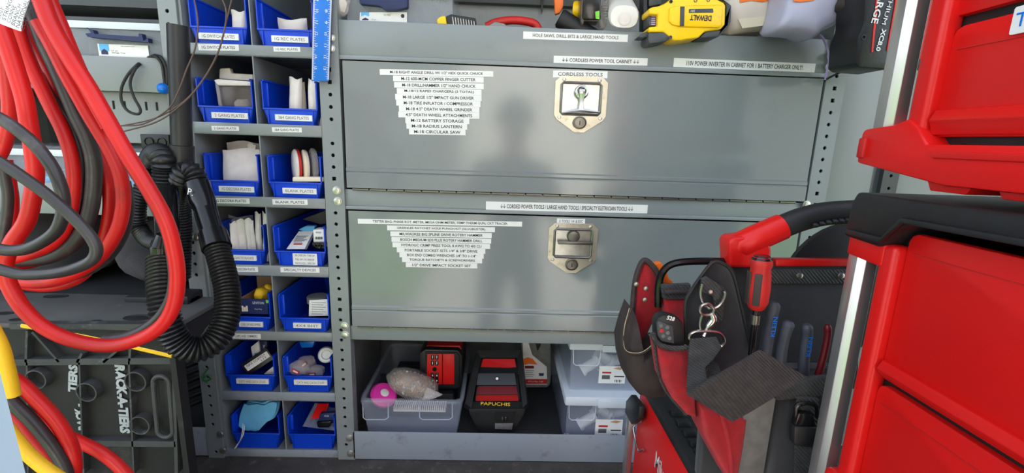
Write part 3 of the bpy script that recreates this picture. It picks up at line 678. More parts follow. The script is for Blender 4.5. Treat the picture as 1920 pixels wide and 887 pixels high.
# ------------------------------------------------------------------ black ribbed wire dispenser box
YB = -.25
zf = U(290, 612, YB).z; xr_ = U(322, 680, YB).x; yr = UZ(385, 562, zf).y
rk = thing('wire_dispenser', 'dusty black plastic cable dispenser box with round sockets and raised lettering', 'dispenser', (-.95, -.17, 0))
XB0 = -1.25
b = B(); b.box(XB0, xr_, YB+.012, YB+.016, 0.0, zf-.012, 'dusty_black'); pn = b.build('front_panel', rk)
b = B(); b.box(XB0, xr_+.01, YB, yr+.02, zf-.010, zf, 'dusty_top', .003); top = b.build('top_panel', rk)
b = B(); ysd = UX(356, 760, xr_+.01).y; b.prism([(YB-.004, 0), (ysd, 0), (ysd, zf-.07), (yr+.02, zf-.010), (YB-.004, zf-.010)], xr_, xr_+.010, 'dusty_black', 'x'); b.build('side_panel', rk)
for px, py, r in ((258, 596, .026), (105, 556, .024), (8, 588, .016), (180, 603, .012), (30, 600, .012)):
    c = UZ(px, py, zf); b = B(); b.lathe([(r, 0), (r*.96, .0018), (r*.8, .0018), (r*.78, .0003)], 'dusty_black', Matrix.Translation((c.x, c.y, zf-.0008)) @ Matrix.Scale(.55, 4, (0, 1, 0))); b.lathe([(r*.78, 0), (r*.70, .0004)], 'black_rubber', Matrix.Translation((c.x, c.y, zf-.0002)) @ Matrix.Scale(.55, 4, (0, 1, 0))); b.build('knockout', rk)
def pxr(px, py): return U(px, py, YB)
def rib(p, q, t=.004, d=.014):
    a, e = pxr(*p), pxr(*q); b = B(); v = (e-a); L = v.length; M = frame(a, v, (-v.z, 0, v.x)); b.box(0, L, -.002, d, -t/2, t/2, 'rib_worn', M=M); b.build('rib', rk)
rib((20, 679), (326, 676), .012, .016); rib((118, 830), (330, 832), .012); rib((52, 620), (50, 679)); rib((52, 679), (54, 887), .003); rib((150, 679), (158, 887), .003); rib((243, 676), (252, 887), .003); rib((62, 622), (112, 678), .004); rib((247, 620), (244, 676)); rib((155, 662), (146, 679)); rib((195, 679), (240, 640), .004); rib((326, 672), (332, 887), .006); rib((20, 612), (300, 612), .010)
for px, py, rp in ((57, 717, 21), (153, 741, 21), (246, 721, 22), (254, 804, 21)):
    c = U(px, py, YB-.012); r = px2m(rp, YB-.012); b = B()
    M = Matrix.Translation((c.x, YB+.012, c.z)) @ Matrix.Rotation(math.pi/2, 4, 'X')
    b._add([(rr*math.cos(2*math.pi*k/24), rr*math.sin(2*math.pi*k/24), h) for rr, h in ((r*1.05, 0), (r, .015), (r*.88, .015), (r*.84, -.001)) for k in range(24)],
           [(i*24+k, i*24+(k+1) % 24, (i+1)*24+(k+1) % 24, (i+1)*24+k) for i in range(3) for k in range(24)] + [tuple(72+k for k in range(24))], 'rib_worn', M, True)
    b.build('socket', rk)
c0, c1 = pxr(303, 718), pxr(310, 806); b = B(); P = []
for k in range(28):
    a_ = 2*math.pi*k/28; zz = c0.z if math.sin(a_) >= 0 else c1.z; xx = c0.x if math.sin(a_) >= 0 else c1.x
    P.append(Vector((xx+.0145*math.cos(a_), YB-.001, zz+.0145*math.sin(a_))))
b.tube(P, .0038, 'rib_worn', 8, closed=True); b.build('hand_slot', rk)
b = B(); b.box(c0.x-.013, c1.x+.013, YB+.0095, YB+.012, c1.z, c0.z, 'black_rubber', .001); b.build('slot_back', rk)
def vtext(t, p, q, h, cw=True):
    a, e = pxr(*p), pxr(*q); c = (a+e)/2; v = e-a; b = B(); x = v if cw else -v
    M = frame((c.x, YB+.0085, c.z), x, Vector((-x.z, 0, x.x))); 
    b.text(t, 'letter_grey', v.length, h*1.1, M, bold=.055)
    b2 = b.build('lettering', rk)
vtext('RACK-A-TIERS', (217, 689), (228, 818), .017); vtext('TIERS', (129, 688), (128, 740), .015, False); vtext('RACK -', (138, 762), (148, 812), .015, False)
b = B(); b.tube([U(40, 611, YB-.02), U(110, 622, YB-.022), U(200, 640, YB-.02), U(322, 668, YB-.02)], .0038, 'yellow_cable', 6, flat=.5); b.build('yellow_strap', None, 'thin yellow strap stretched across the black plastic box', 'strap')

# ------------------------------------------------------------------ coiled red and black cable
cable = thing('jumper_cable', 'thick coiled red and black twin cable hanging with a paper tag', 'cable', U(170, 640, -.55))
def run(m, pts, y, wpx, n=8):
    P = [U(p[0], p[1], p[2] if len(p) > 2 else y) for p in pts]; b = B()
    b.tube(spline(P, n), .86*wpx/F*(y-CAMPOS.y)/2, m, 12); return b.build('red_conductor' if m == 'red_cable' else 'black_conductor', cable)
run('red_cable', [(-8, -60), (-8, 10), (4, 55), (15, 87), (32, 139), (46, 186), (54, 232), (63, 287), (66, 329), (61, 371), (50, 415), (24, 454), (10, 489), (12, 519), (24, 548), (45, 580), (80, 612), (130, 636), (195, 648), (250, 640), (298, 615), (325, 575), (333, 520), (325, 460), (307, 405), (270, 340), (240, 292), (200, 222), (170, 170), (135, 115), (100, 55), (78, 0), (60, -60)], -.56, 31)
run('black_cable', [(196, 638), (245, 629), (290, 604), (318, 566), (327, 520), (320, 462), (308, 420), (280, 365), (245, 310)], -.548, 24)
run('red_cable', [(70, -60), (92, 0), (110, 42), (130, 90), (152, 140), (180, 195), (205, 240)], -.535, 28)
run('red_cable', [(8, 90), (14, 150), (18, 198), (15, 240), (4, 280), (-20, 320)], -.48, 26)
run('red_cable', [(20, -40), (32, 40), (42, 80), (56, 118), (76, 160), (97, 203), (118, 245), (133, 290), (139, 336), (135, 385), (124, 425), (104, 452), (70, 472), (20, 486), (-20, 490)], -.52, 26)
run('black_cable', [(60, 140), (100, 190), (130, 230), (146, 270), (154, 310), (153, 354), (147, 393), (134, 425), (110, 455), (70, 474), (20, 478), (-20, 470)], -.508, 24)
run('red_cable', [(30, -40), (45, 40), (60, 75), (80, 108), (99, 144), (117, 184), (134, 222), (154, 267), (163, 305), (165, 340), (161, 375), (150, 415), (132, 450), (104, 475), (60, 492), (10, 498), (-20, 495)], -.50, 25)
run('black_cable', [(38, -60), (52, 0), (68, 40), (86, 86), (106, 128), (126, 175), (145, 220), (164, 260), (175, 300), (176, 345), (170, 392), (156, 432), (130, 464), (95, 482), (50, 488), (5, 486), (-20, 480)], -.515, 29)
run('red_cable', [(72, 40), (100, 90), (125, 140), (150, 185), (168, 217), (188, 250), (208, 285), (224, 322), (231, 360), (230, 395), (220, 432), (196, 472), (165, 500), (125, 520), (80, 530), (30, 527), (-10, 518)], -.525, 27)
run('red_cable', [(110, 150), (140, 200), (165, 240), (183, 284), (198, 326), (205, 365), (204, 405), (196, 445), (180, 485), (150, 520), (105, 536), (60, 536), (20, 526)], -.50, 24)
run('black_cable', [(232, 340), (239, 380), (235, 420), (220, 456), (196, 486), (160, 508), (120, 518), (60, 522), (0, 515)], -.51, 25)
run('black_cable', [(-25, 212), (0, 222), (32, 243), (69, 275), (97, 312), (112, 345), (119, 375), (117, 405), (106, 432), (82, 452), (52, 466), (20, 470), (-20, 464)], -.60, 25)
run('black_cable', [(-25, 290), (0, 304), (37, 328), (82, 360), (120, 392), (154, 425), (174, 450), (181, 470), (171, 489), (139, 504), (105, 512), (70, 515), (35, 514), (-20, 500)], -.63, 24)
run('black_cable', [(4, 300), (10, 335), (15, 365), (13, 400), (5, 445), (-10, 480)], -.55, 20)
run('red_cable', [(14, 300), (22, 345), (26, 380), (22, 420), (8, 460)], -.53, 18)
# paper tag wired on the cable
A = [U(p[0], p[1], -.64) for p in ((-70, -55), (66, -30), (49, 61), (-40, 30))]
b = B(); g_ = [[A[0].lerp(A[1], t).lerp(A[3].lerp(A[2], t), s_)+Vector((0, .004*math.sin(3*t+2*s_), 0)) for t in [i/6 for i in range(7)]] for s_ in [i/6 for i in range(7)]]
b.sheet(g_, .0008, 'label_white'); tg = b.build('paper_tag', None, 'white paper tag printed with capitals on the red cable', 'tag')
b = B(); v = U(56, -10, -.65)-U(36, 48, -.65)
for i, t in enumerate(['ANY', 'STRING', 'CONNE', 'BRANCH', 'NATIONAL', 'CODE ARTI']):
    p = U(-2+i*8.6, 33+i*4.6, -.6465); q = p+v*.9*(len(t)/8.0); M = frame((p+q)/2, v, Vector((-v.z, 0, v.x))); b.text(t, 'ink', (q-p).length, .0030, M)
b.build('lettering', tg)

# ------------------------------------------------------------------ foreground bottom-left: cables past the white door edge
YD = -.70
A = [(-40, 560), (-2, 690), (51, 900), (-40, 900)]
P = [U(p[0], p[1], YD) for p in A]; b = B(); b._add([tuple(q) for q in P]+[tuple(q+(q-CAMPOS)*.1+Vector((-.012, 0, 0))) for q in P], [(0, 1, 2, 3), (7, 6, 5, 4), (1, 5, 6, 2), (0, 4, 5, 1), (3, 2, 6, 7), (0, 3, 7, 4)], 'door_white'); b.build('door_1', None, 'pale blue-white edge of the van door', None, None, 'structure')
def loose(name, label, m, pts, y, wpx, cat='cable', group=None):
    b = B(); b.tube(pth(pts, y), wpx/F*(y-CAMPOS.y)/2, m, 12); return b.build(name, None, label, cat, group)
loose('red_cable', 'red cable bending down sharply across the black box', 'red_cable', [(-20, 690), (33, 716), (69, 749), (105, 788), (130, 830), (139, 867), (136, 920)], -.56, 27)
loose('red_cable', 'red cable running off diagonally beneath another red one', 'red_cable', [(0, 752), (57, 784), (99, 805), (144, 826), (187, 847), (220, 872), (250, 905)], -.52, 24)
loose('black_cable', 'black cable beside the white door edge', 'black_cable', [(0, 725), (27, 758), (60, 790), (93, 830), (118, 870), (132, 910)], -.57, 24)
loose('red_cable', 'dark red cable tucked beneath the black cable', 'red_dull', [(0, 750), (30, 784), (63, 826), (93, 862), (115, 905)], -.54, 22)
loose('yellow_cable', 'bright yellow cable beside the white door edge', 'yellow_cable', [(-10, 775), (39, 836), (60, 858), (90, 882), (125, 905)], -.60, 25)
loose('rope_sleeve', 'worn yellow woven sleeve end above the black cable', 'yellow_cable', [(-30, 590), (0, 645), (12, 685), (20, 718), (25, 742)], -.60, 25, 'rope')
# ------------------------------------------------------------------ shapes traced at a real depth
def pp(pts, y): return [((q := U(px, py, y)).x, q.z) for px, py in pts]
def pxp(b, pts, y0, y1, m, bev=0.0, seg=2): b.prism(pp(pts, y0), y0, y1, m, 'y', bev, seg=seg); return b
def Mt(px, py, y, rot=0.0): return Matrix.Translation(U(px, py, y)) @ Matrix.Rotation(rot, 4, 'Y')

# ------------------------------------------------------------------ bin contents
def packet(name, label, cat, px0, px1, py0, base, y, m='paper_white', lean=.0, tilt=0.0, th=.006, seed=0, group=None, inner=True):
    """flat sealed packet standing in a bin: pillow-shaped sheet with crimped rim"""
    x0, x1 = U(px0, py0, y).x, U(px1, py0, y).x; zt = U((px0+px1)/2, py0, y).z; w = x1-x0; h = zt-base; rnd = random.Random(seed)
    n = 7; G0 = []; M = Matrix.Translation(((x0+x1)/2, y, base)) @ Matrix.Rotation(tilt, 4, 'Y') @ Matrix.Rotation(lean, 4, 'X')
    b = B(); f = []; k = []
    for i in range(n):
        r1 = []; r2 = []
        for j in range(n):
            u, v = j/(n-1), i/(n-1); e = min(u, 1-u, v, 1-v)*2; bulge = th*(min(1, e*2.2))*(.75+.5*rnd.random())
            wob = .0025*math.sin(5*u+seed)+.002*math.sin(7*v+seed*2)
            p = ((u-.5)*w, wob, v*h+.003*math.sin(6*u+seed)*(v > .9))
            r1.append((p[0], p[1]-bulge*.5, p[2])); r2.append((p[0], p[1]+bulge*.5+.0006, p[2]))
        f.append(r1); k.append(r2)
    V = [q for r in f for q in r]+[q for r in k for q in r]; Fc = []
    for i in range(n-1):
        for j in range(n-1):
            Fc.append((i*n+j, i*n+j+1, (i+1)*n+j+1, (i+1)*n+j)); o = n*n; Fc.append((o+i*n+j, o+(i+1)*n+j, o+(i+1)*n+j+1, o+i*n+j+1))
    rim = [j for j in range(n)]+[i*n+n-1 for i in range(1, n)]+[(n-1)*n+j for j in range(n-2, -1, -1)]+[i*n for i in range(n-2, 0, -1)]
    for a_ in range(len(rim)): p, q = rim[a_], rim[(a_+1) % len(rim)]; Fc.append((p, q, o+q, o+p))
    b._add(V, Fc, m, M, True); return b.build(name, None, label, cat, group, sharp=60)
floor_of = lambda i: lipz[i][0]+.0015
packet('plate_packet', 'crumpled white packet in the 1G switch plates bin', 'packet', 432, 461, 20, floor_of(0), .05, seed=1, th=.012)
packet('plate_packet', 'crumpled white packet in the 1G rec plates bin', 'packet', 520, 575, 36, floor_of(0), .055, seed=2, th=.012)
o = thing('plate_pack', 'clear bag of wide plates filling the 2 gang bin', 'packet', (U(440, 200, .04).x, .05, floor_of(1)))
b = B(); pxp(b, [(408, 152), (474, 159), (474, 213), (416, 213)], .035, .055, 'dark_film', .002); b.build('dark_plate', o)
b = B(); pxp(b, [(400, 150), (408, 148), (474, 153), (474, 161), (408, 160)], .028, .06, 'paper_white', .002); pxp(b, [(411, 128), (430, 127), (433, 137), (474, 139), (474, 152), (410, 148)], .06, .075, 'paper_white', .003); pxp(b, [(402, 150), (408, 158), (416, 208), (411, 208)], .029, .035, 'clear_film', .001); b.build('wrapper', o)
b = B(); b.blob(U(456, 200, .03), .017, 'clear_film', 2, .12, 3); b.build('crumpled_film', o)
for q, (a, c, t, sd) in enumerate([(537, 562, 146, 1), (556, 571, 156, 2), (573, 600, 148, 3)]):
    packet('plate_packet', ['crumpled pale packet at the side of the 3&4 gang bin', 'cream plate in film in the middle of the 3&4 gang bin', 'clear-wrapped packet next to the rack side in the 3&4 gang bin'][q], 'packet', a, c, t, floor_of(1), .035+.012*(q % 2), ['paper_white', 'cream_plastic', 'paper_white'][q], seed=sd, th=.014, tilt=(.05, 0, .06)[q])
packet('plate_packet', 'broad white padded packet leaning in front in the decora bin', 'packet', 414, 483, 279, floor_of(2), .035, lean=-.12, tilt=-.03, seed=4, th=.012)
packet('plate_packet', 'white packet behind another in the decora bin', 'packet', 424, 484, 266, floor_of(2), .075, lean=-.05, seed=5, th=.012)
packet('plate_packet', 'white packet squeezed against the divider in the decora bin', 'packet', 464, 480, 270, floor_of(2), .055, seed=6, th=.014)
for q, (px, py, m, t) in enumerate([(555, 311, 'paper_white', 'round red and white printed cover plate in the blank plates bin'), (571, 312, 'cream_plastic', 'round cream cover plate in the blank plates bin'), (587, 309, 'clear_film', 'film-wrapped round cover plate in the blank plates bin')]):
    c = U(px, py, .05); b = B(); M = Matrix.Translation(c) @ Matrix.Rotation(math.radians(-58), 4, 'Z') @ Matrix.Rotation(.12, 4, 'Y') @ Matrix.Rotation(math.pi/2, 4, 'X')
    b.lathe([(.001, -.005), (.036, -.005), (.038, -.002), (.038, .002), (.034, .005), (.001, .0065)], m, M, 28)
    if q == 0: b.lathe([(.030, .0055), (.038, .0023), (.0382, -.003), (.030, -.0055)], 'red_dull', M @ Matrix.Translation((0, 0, -.003)), 28)
    b.build('cover_plate', None, t, 'cover plate')
b = B(); pxp(b, [(548, 332), (606, 332), (606, 341), (548, 341)], .012, .04, 'cream_plastic', .002); b.build('blank_plate', None, 'flat ivory blank plate across the front of its bin', 'plate')
for q, (a, c, t) in enumerate([(433, 447, 417), (444, 462, 412), (459, 476, 411), (474, 487, 399), (486, 499, 398)]):
    packet('plate_packet', ['first white slim packet from the hose in the gang decora bin', 'second white slim packet from the hose in the gang decora bin', 'third white slim packet from the hose in the gang decora bin', 'fourth white slim packet from the hose in the gang decora bin', 'white slim packet touching the divider in the gang decora bin'][q], 'packet', a, c, t, floor_of(3), .03+.006*(q % 2), seed=q+10, th=.014, tilt=.05*(q-2)/2)
packet('film_packet', 'greyish film packet behind white packets in the gang decora bin', 'packet', 428, 474, 405, floor_of(3), .08, 'clear_film', seed=21)
# specialty devices
o = thing('leaflet_pack', 'white printed instruction pack leaning in the specialty devices bin', 'packet', U(563, 450, .04))
A, Bq, Cc, D = U(537, 467, .02), U(571, 467, .02), U(588, 433, .07), U(560, 434, .07); b = B(); b._add([A, Bq, Cc, D]+[p+Vector((0, .012, -.004)) for p in (A, Bq, Cc, D)], [(0, 1, 2, 3), (4, 5, 6, 7), (0, 1, 5, 4), (1, 2, 6, 5), (2, 3, 7, 6), (3, 0, 4, 7)], 'label_white'); b.build('sleeve', o)
b = B(); M = frame((A+Bq+Cc+D)/4+Vector((0, -.0012, .0006)), Bq-A, D-A)
for k in range(6): b.box(-.014, .014-.004*(k % 3), -.0004, 0, .012-k*.004, .0132-k*.004, 'ink_light', M=M)
b.box(-.012, .008, -.0004, 0, -.016, -.012, 'red_dull', M=M); b.build('print', o)
b = B(); pxp(b, [(559, 431), (572, 424), (590, 424), (588, 441)], .072, .09, 'sky_blue', .002); b.build('blue_packet', None, 'small blue foil packet behind the printed leaflet pack', 'packet')
o = thing('switch_box', 'small white printed box over black switch parts', 'box', U(600, 450, .03)); b = B(); pxp(b, [(587, 431), (616, 430), (616, 456), (588, 459)], .018, .05, 'label_white', .001); b.build('carton', o)
b = B(); b.text('85030', 'ink', .012, .004, Mt(597, 436, .0172)); 
for k in range(9): b.box(*(lambda c: (c.x, c.x+.0008+.0006*(k % 2), .0172, .0178, c.z-.006, c.z))(U(591+k*1.6, 444, .018)), 'ink')
b.build('print', o)
b = B()
for k in range(5): c = U(592+k*5, 458+3*(k % 2), .013); b.box(c.x-.006, c.x+.006, .008, .02, c.z-.006, c.z+.005, 'black_gloss', .0015)
b.build('switch_parts', o)
b = B(); pxp(b, [(566, 411), (612, 394), (612, 420), (600, 421)], .10, .20, 'shelf_dark', .002); b.build('dark_carton', None, 'dark open carton at the back of the specialty devices bin', 'carton')
# cord caps
o = thing('plug_carton', 'open navy carton of vinyl plugs in the cord caps bin', 'carton', U(475, 590, .03)); b = B()
x0, x1 = U(452, 580, .02).x, U(505, 580, .02).x; zb_, zt_ = U(480, 590, .02).z, U(480, 560, .02).z
b.box(x0, x1, .018, .0195, zb_, zt_, 'navy'); b.box(x0, x0+.0015, .018, .10, zb_, zt_, 'cardboard'); b.box(x1-.0015, x1, .018, .10, zb_, zt_, 'cardboard'); b.box(x0, x1, .10, .1015, zb_, zt_+.03, 'cardboard'); b.box(x0, x1, .018, .10, zb_, zb_+.002, 'cardboard'); b.build('box', o)
b = B(); b.text('LEVITON', 'label_white', .026, .006, Mt(484, 568, .0175)); b.text('Vinyl Plug', 'label_white', .017, .0035, Mt(484, 580, .0175)); c = U(502, 567, .0178); b.box(c.x-.004, c.x+.003, .0175, .018, c.z-.002, c.z+.006, 'lime')
for q in range(3): c = U(455+q*4, 578, .0178); b.box(c.x-.002, c.x+.002, .0174, .018, c.z-.008, c.z+.006-q % 2*.003, 'cream_plastic')
b.build('print', o)
b = B(); b.blob(U(490, 551, .05), .017, 'yellow_cable', 2, .1, 1); b.blob(U(503, 540, .065), .012, 'yellow_cable', 2, .1, 2); b.build('yellow_plug', None, 'yellow plug sitting in the open navy carton', 'plug')
o = thing('glue_jar', 'squat jar with grey ribbed cap and white printed label', 'jar', U(599, 595, .05)); c = U(595, 593, .045); M = Matrix.Translation((c.x, .055, floor_of(4)))
b = B(); b.lathe([(.024, 0), (.026, .004), (.026, .052), (.022, .056)], 'black_gloss', M, 24); b.build('jar_body', o)
b = B(); b.lathe([(.0255, .056), (.0255, .070), (.023, .072)], 'grey_webbing', M, 24); b.build('cap', o)
b = B(); pxp(b, [(580, 563), (617, 561), (617, 592), (579, 593)], .026, .027, 'label_white'); 
for k in range(6): c = U(584, 567+k*4.2, .0255); b.box(c.x, c.x+.034-.006*(k % 2), .0253, .026, c.z-.0008, c.z, 'ink_light')
b.build('paper_label', o)
# CATV bins
o = thing('handwritten_card', 'black sleeve with handwritten white strip in the CATV bin', 'card', U(490, 690, .03)); b = B()
A, Bq = U(462, 700, .02), U(510, 668, .035); x = Bq-A; M = frame(A, x, Vector((-x.z, .01, x.x))); L = x.length
b.box(0, L, 0, .006, -.008, .026, 'black_plastic', .001, M); b.build('sleeve', o)
b = B(); b.box(.006, L*.95, -.001, 0, .002, .018, 'label_white', M=M); b.text('NRX COB9029', 'ink', L*.7, .006, M @ Matrix.Translation((L*.5, -.0015, .0135))); b.text('LIT', 'ink', .016, .005, M @ Matrix.Translation((L*.75, -.0015, .006))); b.build('strip', o)
b = B(); pxp(b, [(470, 651), (484, 640), (490, 677), (476, 686)], .045, .052, 'label_white', .001); c = U(481, 665, .044); b.box(c.x-.005, c.x+.005, .0442, .045, c.z-.008, c.z+.004, 'sky_blue'); b.build('printed_card', None, 'narrow white printed card behind the handwritten sleeve', 'card')
b = B(); pxp(b, [(487, 640), (500, 640), (503, 668), (490, 672)], .05, .062, 'navy', .001); b.text('EZ-RJ45', 'label_white', .024, .006, Mt(495, 655, .0495, math.radians(-82))); b.build('dark_box', None, 'narrow dark box with upright lettering in the CATV bin', 'box')
b = B(); pxp(b, [(493, 703), (516, 684), (516, 703)], .022, .028, 'paper_white'); b.build('folded_sheet', None, 'folded white sheet by the handwritten sleeve', 'sheet')
for q, (px, py, r, m) in enumerate([(560, 690, .024, 'clear_film'), (590, 696, .022, 'clear_film'), (575, 678, .020, 'clear_film')]):
    o = thing('fittings_bag', ['crumpled clear bag with a red printed seal at the divider', 'crumpled clear bag with a red seal beside a white grommet', 'crumpled clear bag on top of two other bags'][q], 'bag', U(px, py+15, .03+.012*q)); c = U(px, py, .032+.014*q)
    b = B(); b.blob(c, r, m, 3, .10, q+4, scale=(1.1, .7, .75)); b.build('film', o)
    b = B(); b.box(-.009, .009, -.001, 0, -.004, .004, 'red_dull', M=Matrix.Translation((c.x, c.y-r*.74, c.z)) @ Matrix.Rotation(.5-q*.6, 4, 'Y')); b.box(-.006, .006, -.0014, 0, -.002, .002, 'label_white', M=Matrix.Translation((c.x, c.y-r*.745, c.z)) @ Matrix.Rotation(.5-q*.6, 4, 'Y')); b.build('seal', o)
b = B(); c = U(612, 665, .05); M = Matrix.Translation(c) @ Matrix.Rotation(math.radians(70), 4, 'X') @ Matrix.Rotation(.3, 4, 'Y'); b.lathe([(.012, -.008), (.020, -.008), (.020, .004), (.017, .008), (.012, .008), (.010, .002)], 'pvc_white', M, 24); b.build('grommet', None, 'white round grommet on top of the bagged fittings', 'grommet')
b = B(); pxp(b, [(560, 642), (590, 640), (586, 652), (565, 653)], .08, .10, 'ruler_blue', .003); b.build('blue_pouch', None, 'blue pouch at the back of the bagged fittings bin', 'pouch')
# masks and blister pack
o = thing('face_masks', 'pile of pale blue pleated face masks with white ear loops', 'face masks', U(482, 810, .03))
for q, (dx, dy, y) in enumerate([(6, 0, .020), (9, -4, .029), (11, -8, .038)]):
    out = [(447, 777), (462, 760), (485, 754), (522, 757), (526, 770), (518, 785), (505, 808), (488, 812), (470, 805), (442, 812)]
    G = []
    for i in range(8):
        row = []
        for j in range(9):
            u, v = j/8, i/7; px = 447+u*62+dx+(v-.5)*(-10)+5*math.sin(v*3.1)*(u-.5); py = 757+v*(52-14*u)*(.8+.3*math.sin(u*3.1))+dy+3*math.sin(u*5+q)+2*math.sin(u*13+q)
            P_ = U(px, py, y); row.append(P_+Vector((0, .003*math.sin(v*22)+.003*math.sin(u*6+q), 0)))
        G.append(row)
    b = B(); b.sheet(G, .0025, 'mask_blue'); b.build('mask', o)
b = B(); b.tube(pth([(455, 794, .013), (455, 801, -.001), (454, 812), (450, 826), (443, 836), (440, 841)], -.006), .0011, 'label_white', 6); b.tube(pth([(458, 795, .013), (458, 801, -.002), (456, 815), (448, 830), (442, 840)], -.009), .0011, 'label_white', 6); b.build('ear_loop', o)
o = thing('blister_pack', 'clear blister pack with red and blue card in the last bin', 'package', U(600, 812, .03)); A = [U(p[0], p[1], p[2]) for p in ((567, 800, .02), (630, 808, .02), (636, 768, .06), (590, 756, .06))]
b = B(); b._add(A+[p+Vector((0, .006, -.003)) for p in A], [(0, 1, 2, 3), (4, 5, 6, 7), (0, 1, 5, 4), (1, 2, 6, 5), (2, 3, 7, 6), (3, 0, 4, 7)], 'clear_plastic'); b.build('shell', o)
b = B(); A2 = [U(p[0], p[1], p[2]-.004) for p in ((583, 785, .03), (606, 785, .03), (617, 757, .06), (596, 757, .06))]; b._add(A2+[p+Vector((0, .002, 0)) for p in A2], [(0, 1, 2, 3), (4, 5, 6, 7), (0, 1, 5, 4), (1, 2, 6, 5), (2, 3, 7, 6), (3, 0, 4, 7)], 'red_plastic'); b.build('red_card', o)
b = B(); pxp(b, [(600, 776), (628, 774), (630, 793), (594, 793)], .022, .034, 'navy', .003); b.text('4X32', 'label_white', .012, .004, Mt(612, 780, .0215)); b.build('blue_card', o); b = B(); pxp(b, [(592, 792), (622, 790), (618, 803), (595, 803)], .016, .03, 'black_gloss', .004); b.build('black_tip', o)

# ------------------------------------------------------------------ blue rule hanging on the upright
o = thing('blue_rule', 'bright blue metal rule with white graduations hanging over the upright', 'ruler', U(604, 152, -.02)); yr_ = -.022
b = B(); pxp(b, [(588, -30), (623, -30), (616, 152), (584, 152)], yr_, yr_+.003, 'ruler_blue', .0004); b.build('blade', o)
b = B()
for k in range(150):
    t = k/150; L = 6 if k % 8 == 0 else (4.4 if k % 4 == 0 else 2.6)
    yk = -8+158*t; xl = 587.4-3*(yk/152)*1.0; xr2 = 622-5.5*(yk/152)
    for s_, xx in ((1, xl), (-1, xr2)):
        a = U(xx, yk, yr_-.0004); e = U(xx+s_*L, yk, yr_-.0004); b.box(min(a.x, e.x), max(a.x, e.x), yr_-.0005, yr_, a.z-.0003, a.z+.0003, 'label_white')
b.build('graduation', o, kind='stuff')
b = B()
for k in range(7):
    b.text(str(9+k), 'label_white', .0062, .0052, Mt(595-k*.55, -1+21.4*k, yr_-.0006, math.radians(90))); b.text(str(7+k), 'label_white', .0062, .0052, Mt(612.5-k*.6, -1+21.5*k, yr_-.0006, math.radians(90)))
b.build('numeral', o)

# ------------------------------------------------------------------ things on the top tray
TZ = Z1T+.021
r, qx0, qx1, qzt = organiser('organizer_case', 'clear case of screws with dark blue latch in the top tray', 652, 848, -24, 58, .03, .26, TZ+.0005)
b = B(); pxp(b, [(672, -12), (764, -10), (764, 14), (745, 18), (722, 19), (712, 11), (674, 7)], .012, .028, 'navy', .002); b.build('latch', r)
b = B(); pxp(b, [(675, 23), (763, 23), (763, 52), (673, 52)], .0265, .0275, 'label_white'); pxp(b, [(677, 23), (692, 23), (692, 31), (684.5, 28), (677, 31)], .0262, .0266, 'sky_blue'); pxp(b, [(679, 38), (679, 36), (685, 33), (691, 36), (691, 38)], .0261, .0266, 'navy'); b.text('15 pc', 'ink', .009, .003, Mt(701, 37, .026)); b.text('No 14922', 'ink_light', .014, .003, Mt(726, 28, .026)); c = U(755, 30, .0262)
b.lathe([(.0042, 0), (.0042, .0004), (.0028, .0005)], 'ink', Matrix.Translation(c) @ Matrix.Rotation(math.pi/2, 4, 'X'), 6); b.build('label', r)
o = thing('screw_bag', 'clear bag of white parts wedged by the upright above the cabinet', 'bag', U(640, 40, .02)); b = B(); b.blob(U(636, 2, .018), .03, 'clear_film', 3, .10, 8, scale=(.75, .4, 1)); b.build('film', o); b = B(); b.blob(U(638, 6, .02), .016, 'white_plastic', 2, .15, 9, scale=(.8, .5, 1)); b.build('fitting', o)
o = thing('bit_set', 'yellow-ended black rack of drill bits lying in the tray', 'bit set', U(855, 45, .02)); b = B(); pxp(b, [(819, 36), (826, 30), (835, 29), (838, 46), (820, 46)], .008, .045, 'yellow_plastic', .003); b.build('yellow_end', o)
b = B(); pxp(b, [(836, 30), (846, 26), (892, 34), (893, 56), (838, 56)], .012, .040, 'black_plastic', .002); b.build('case', o)
for k in range(9):
    b = B(); a = U(848+k*5, 27+k*1.0, .014); b.tube([a, a+Vector((.004, -.004, -.026))], .0014, 'brass_plate', 6); b.build('bit', o)
o = thing('utility_knife', 'red handled snips lying behind the tray lip', 'snips', U(960, 48, .02)); b = B(); b.tube(pth([(912, 50), (930, 42), (960, 38), (985, 40), (1003, 45), (1010, 56)], .03), .0085, 'red_dull', 10); b.build('handle', o); b = B(); pxp(b, [(914, 50), (928, 40), (945, 44), (955, 52)], .016, .022, 'steel_dark', .001); b.build('blade', o)
o['label'] = 'red handled snips lying behind the tray lip'; o.name = 'tin_snips'
b = B(); c0, c1 = U(1050, 34, .03), U(1110, 72, .03); b.tube([c0, c0.lerp(c1, .5), c1], [.020, .020, .021], 'black_rubber', 18); b.lathe([(.0175, 0), (.0175, .002)], 'black_line', frame(c0, Vector((0, 1, 0)), c0-c1) @ Matrix.Translation((0, 0, .0002)), 18); b.build('black_pipe', None, 'short black pipe end tilted in the top tray', 'pipe')
b = B(); pxp(b, [(1038, -20), (1058, -20), (1056, 13), (1050, 24), (1041, 27)], .10, .115, 'orange_plastic', .003); b.build('orange_tool', None, 'orange plastic handle end behind the black pipe', 'tool')
b = B(); c = U(1087, 20, .06); b.lathe([(.001, -.012), (.019, -.012), (.020, -.008), (.020, .008), (.018, .012), (.001, .012)], 'yellow_plastic', Matrix.Translation(c) @ Matrix.Rotation(math.radians(70), 4, 'Z') @ Matrix.Rotation(math.pi/2, 4, 'X'), 24); b.build('tape_reel', None, 'round yellow reel beside the black blister case', 'reel')
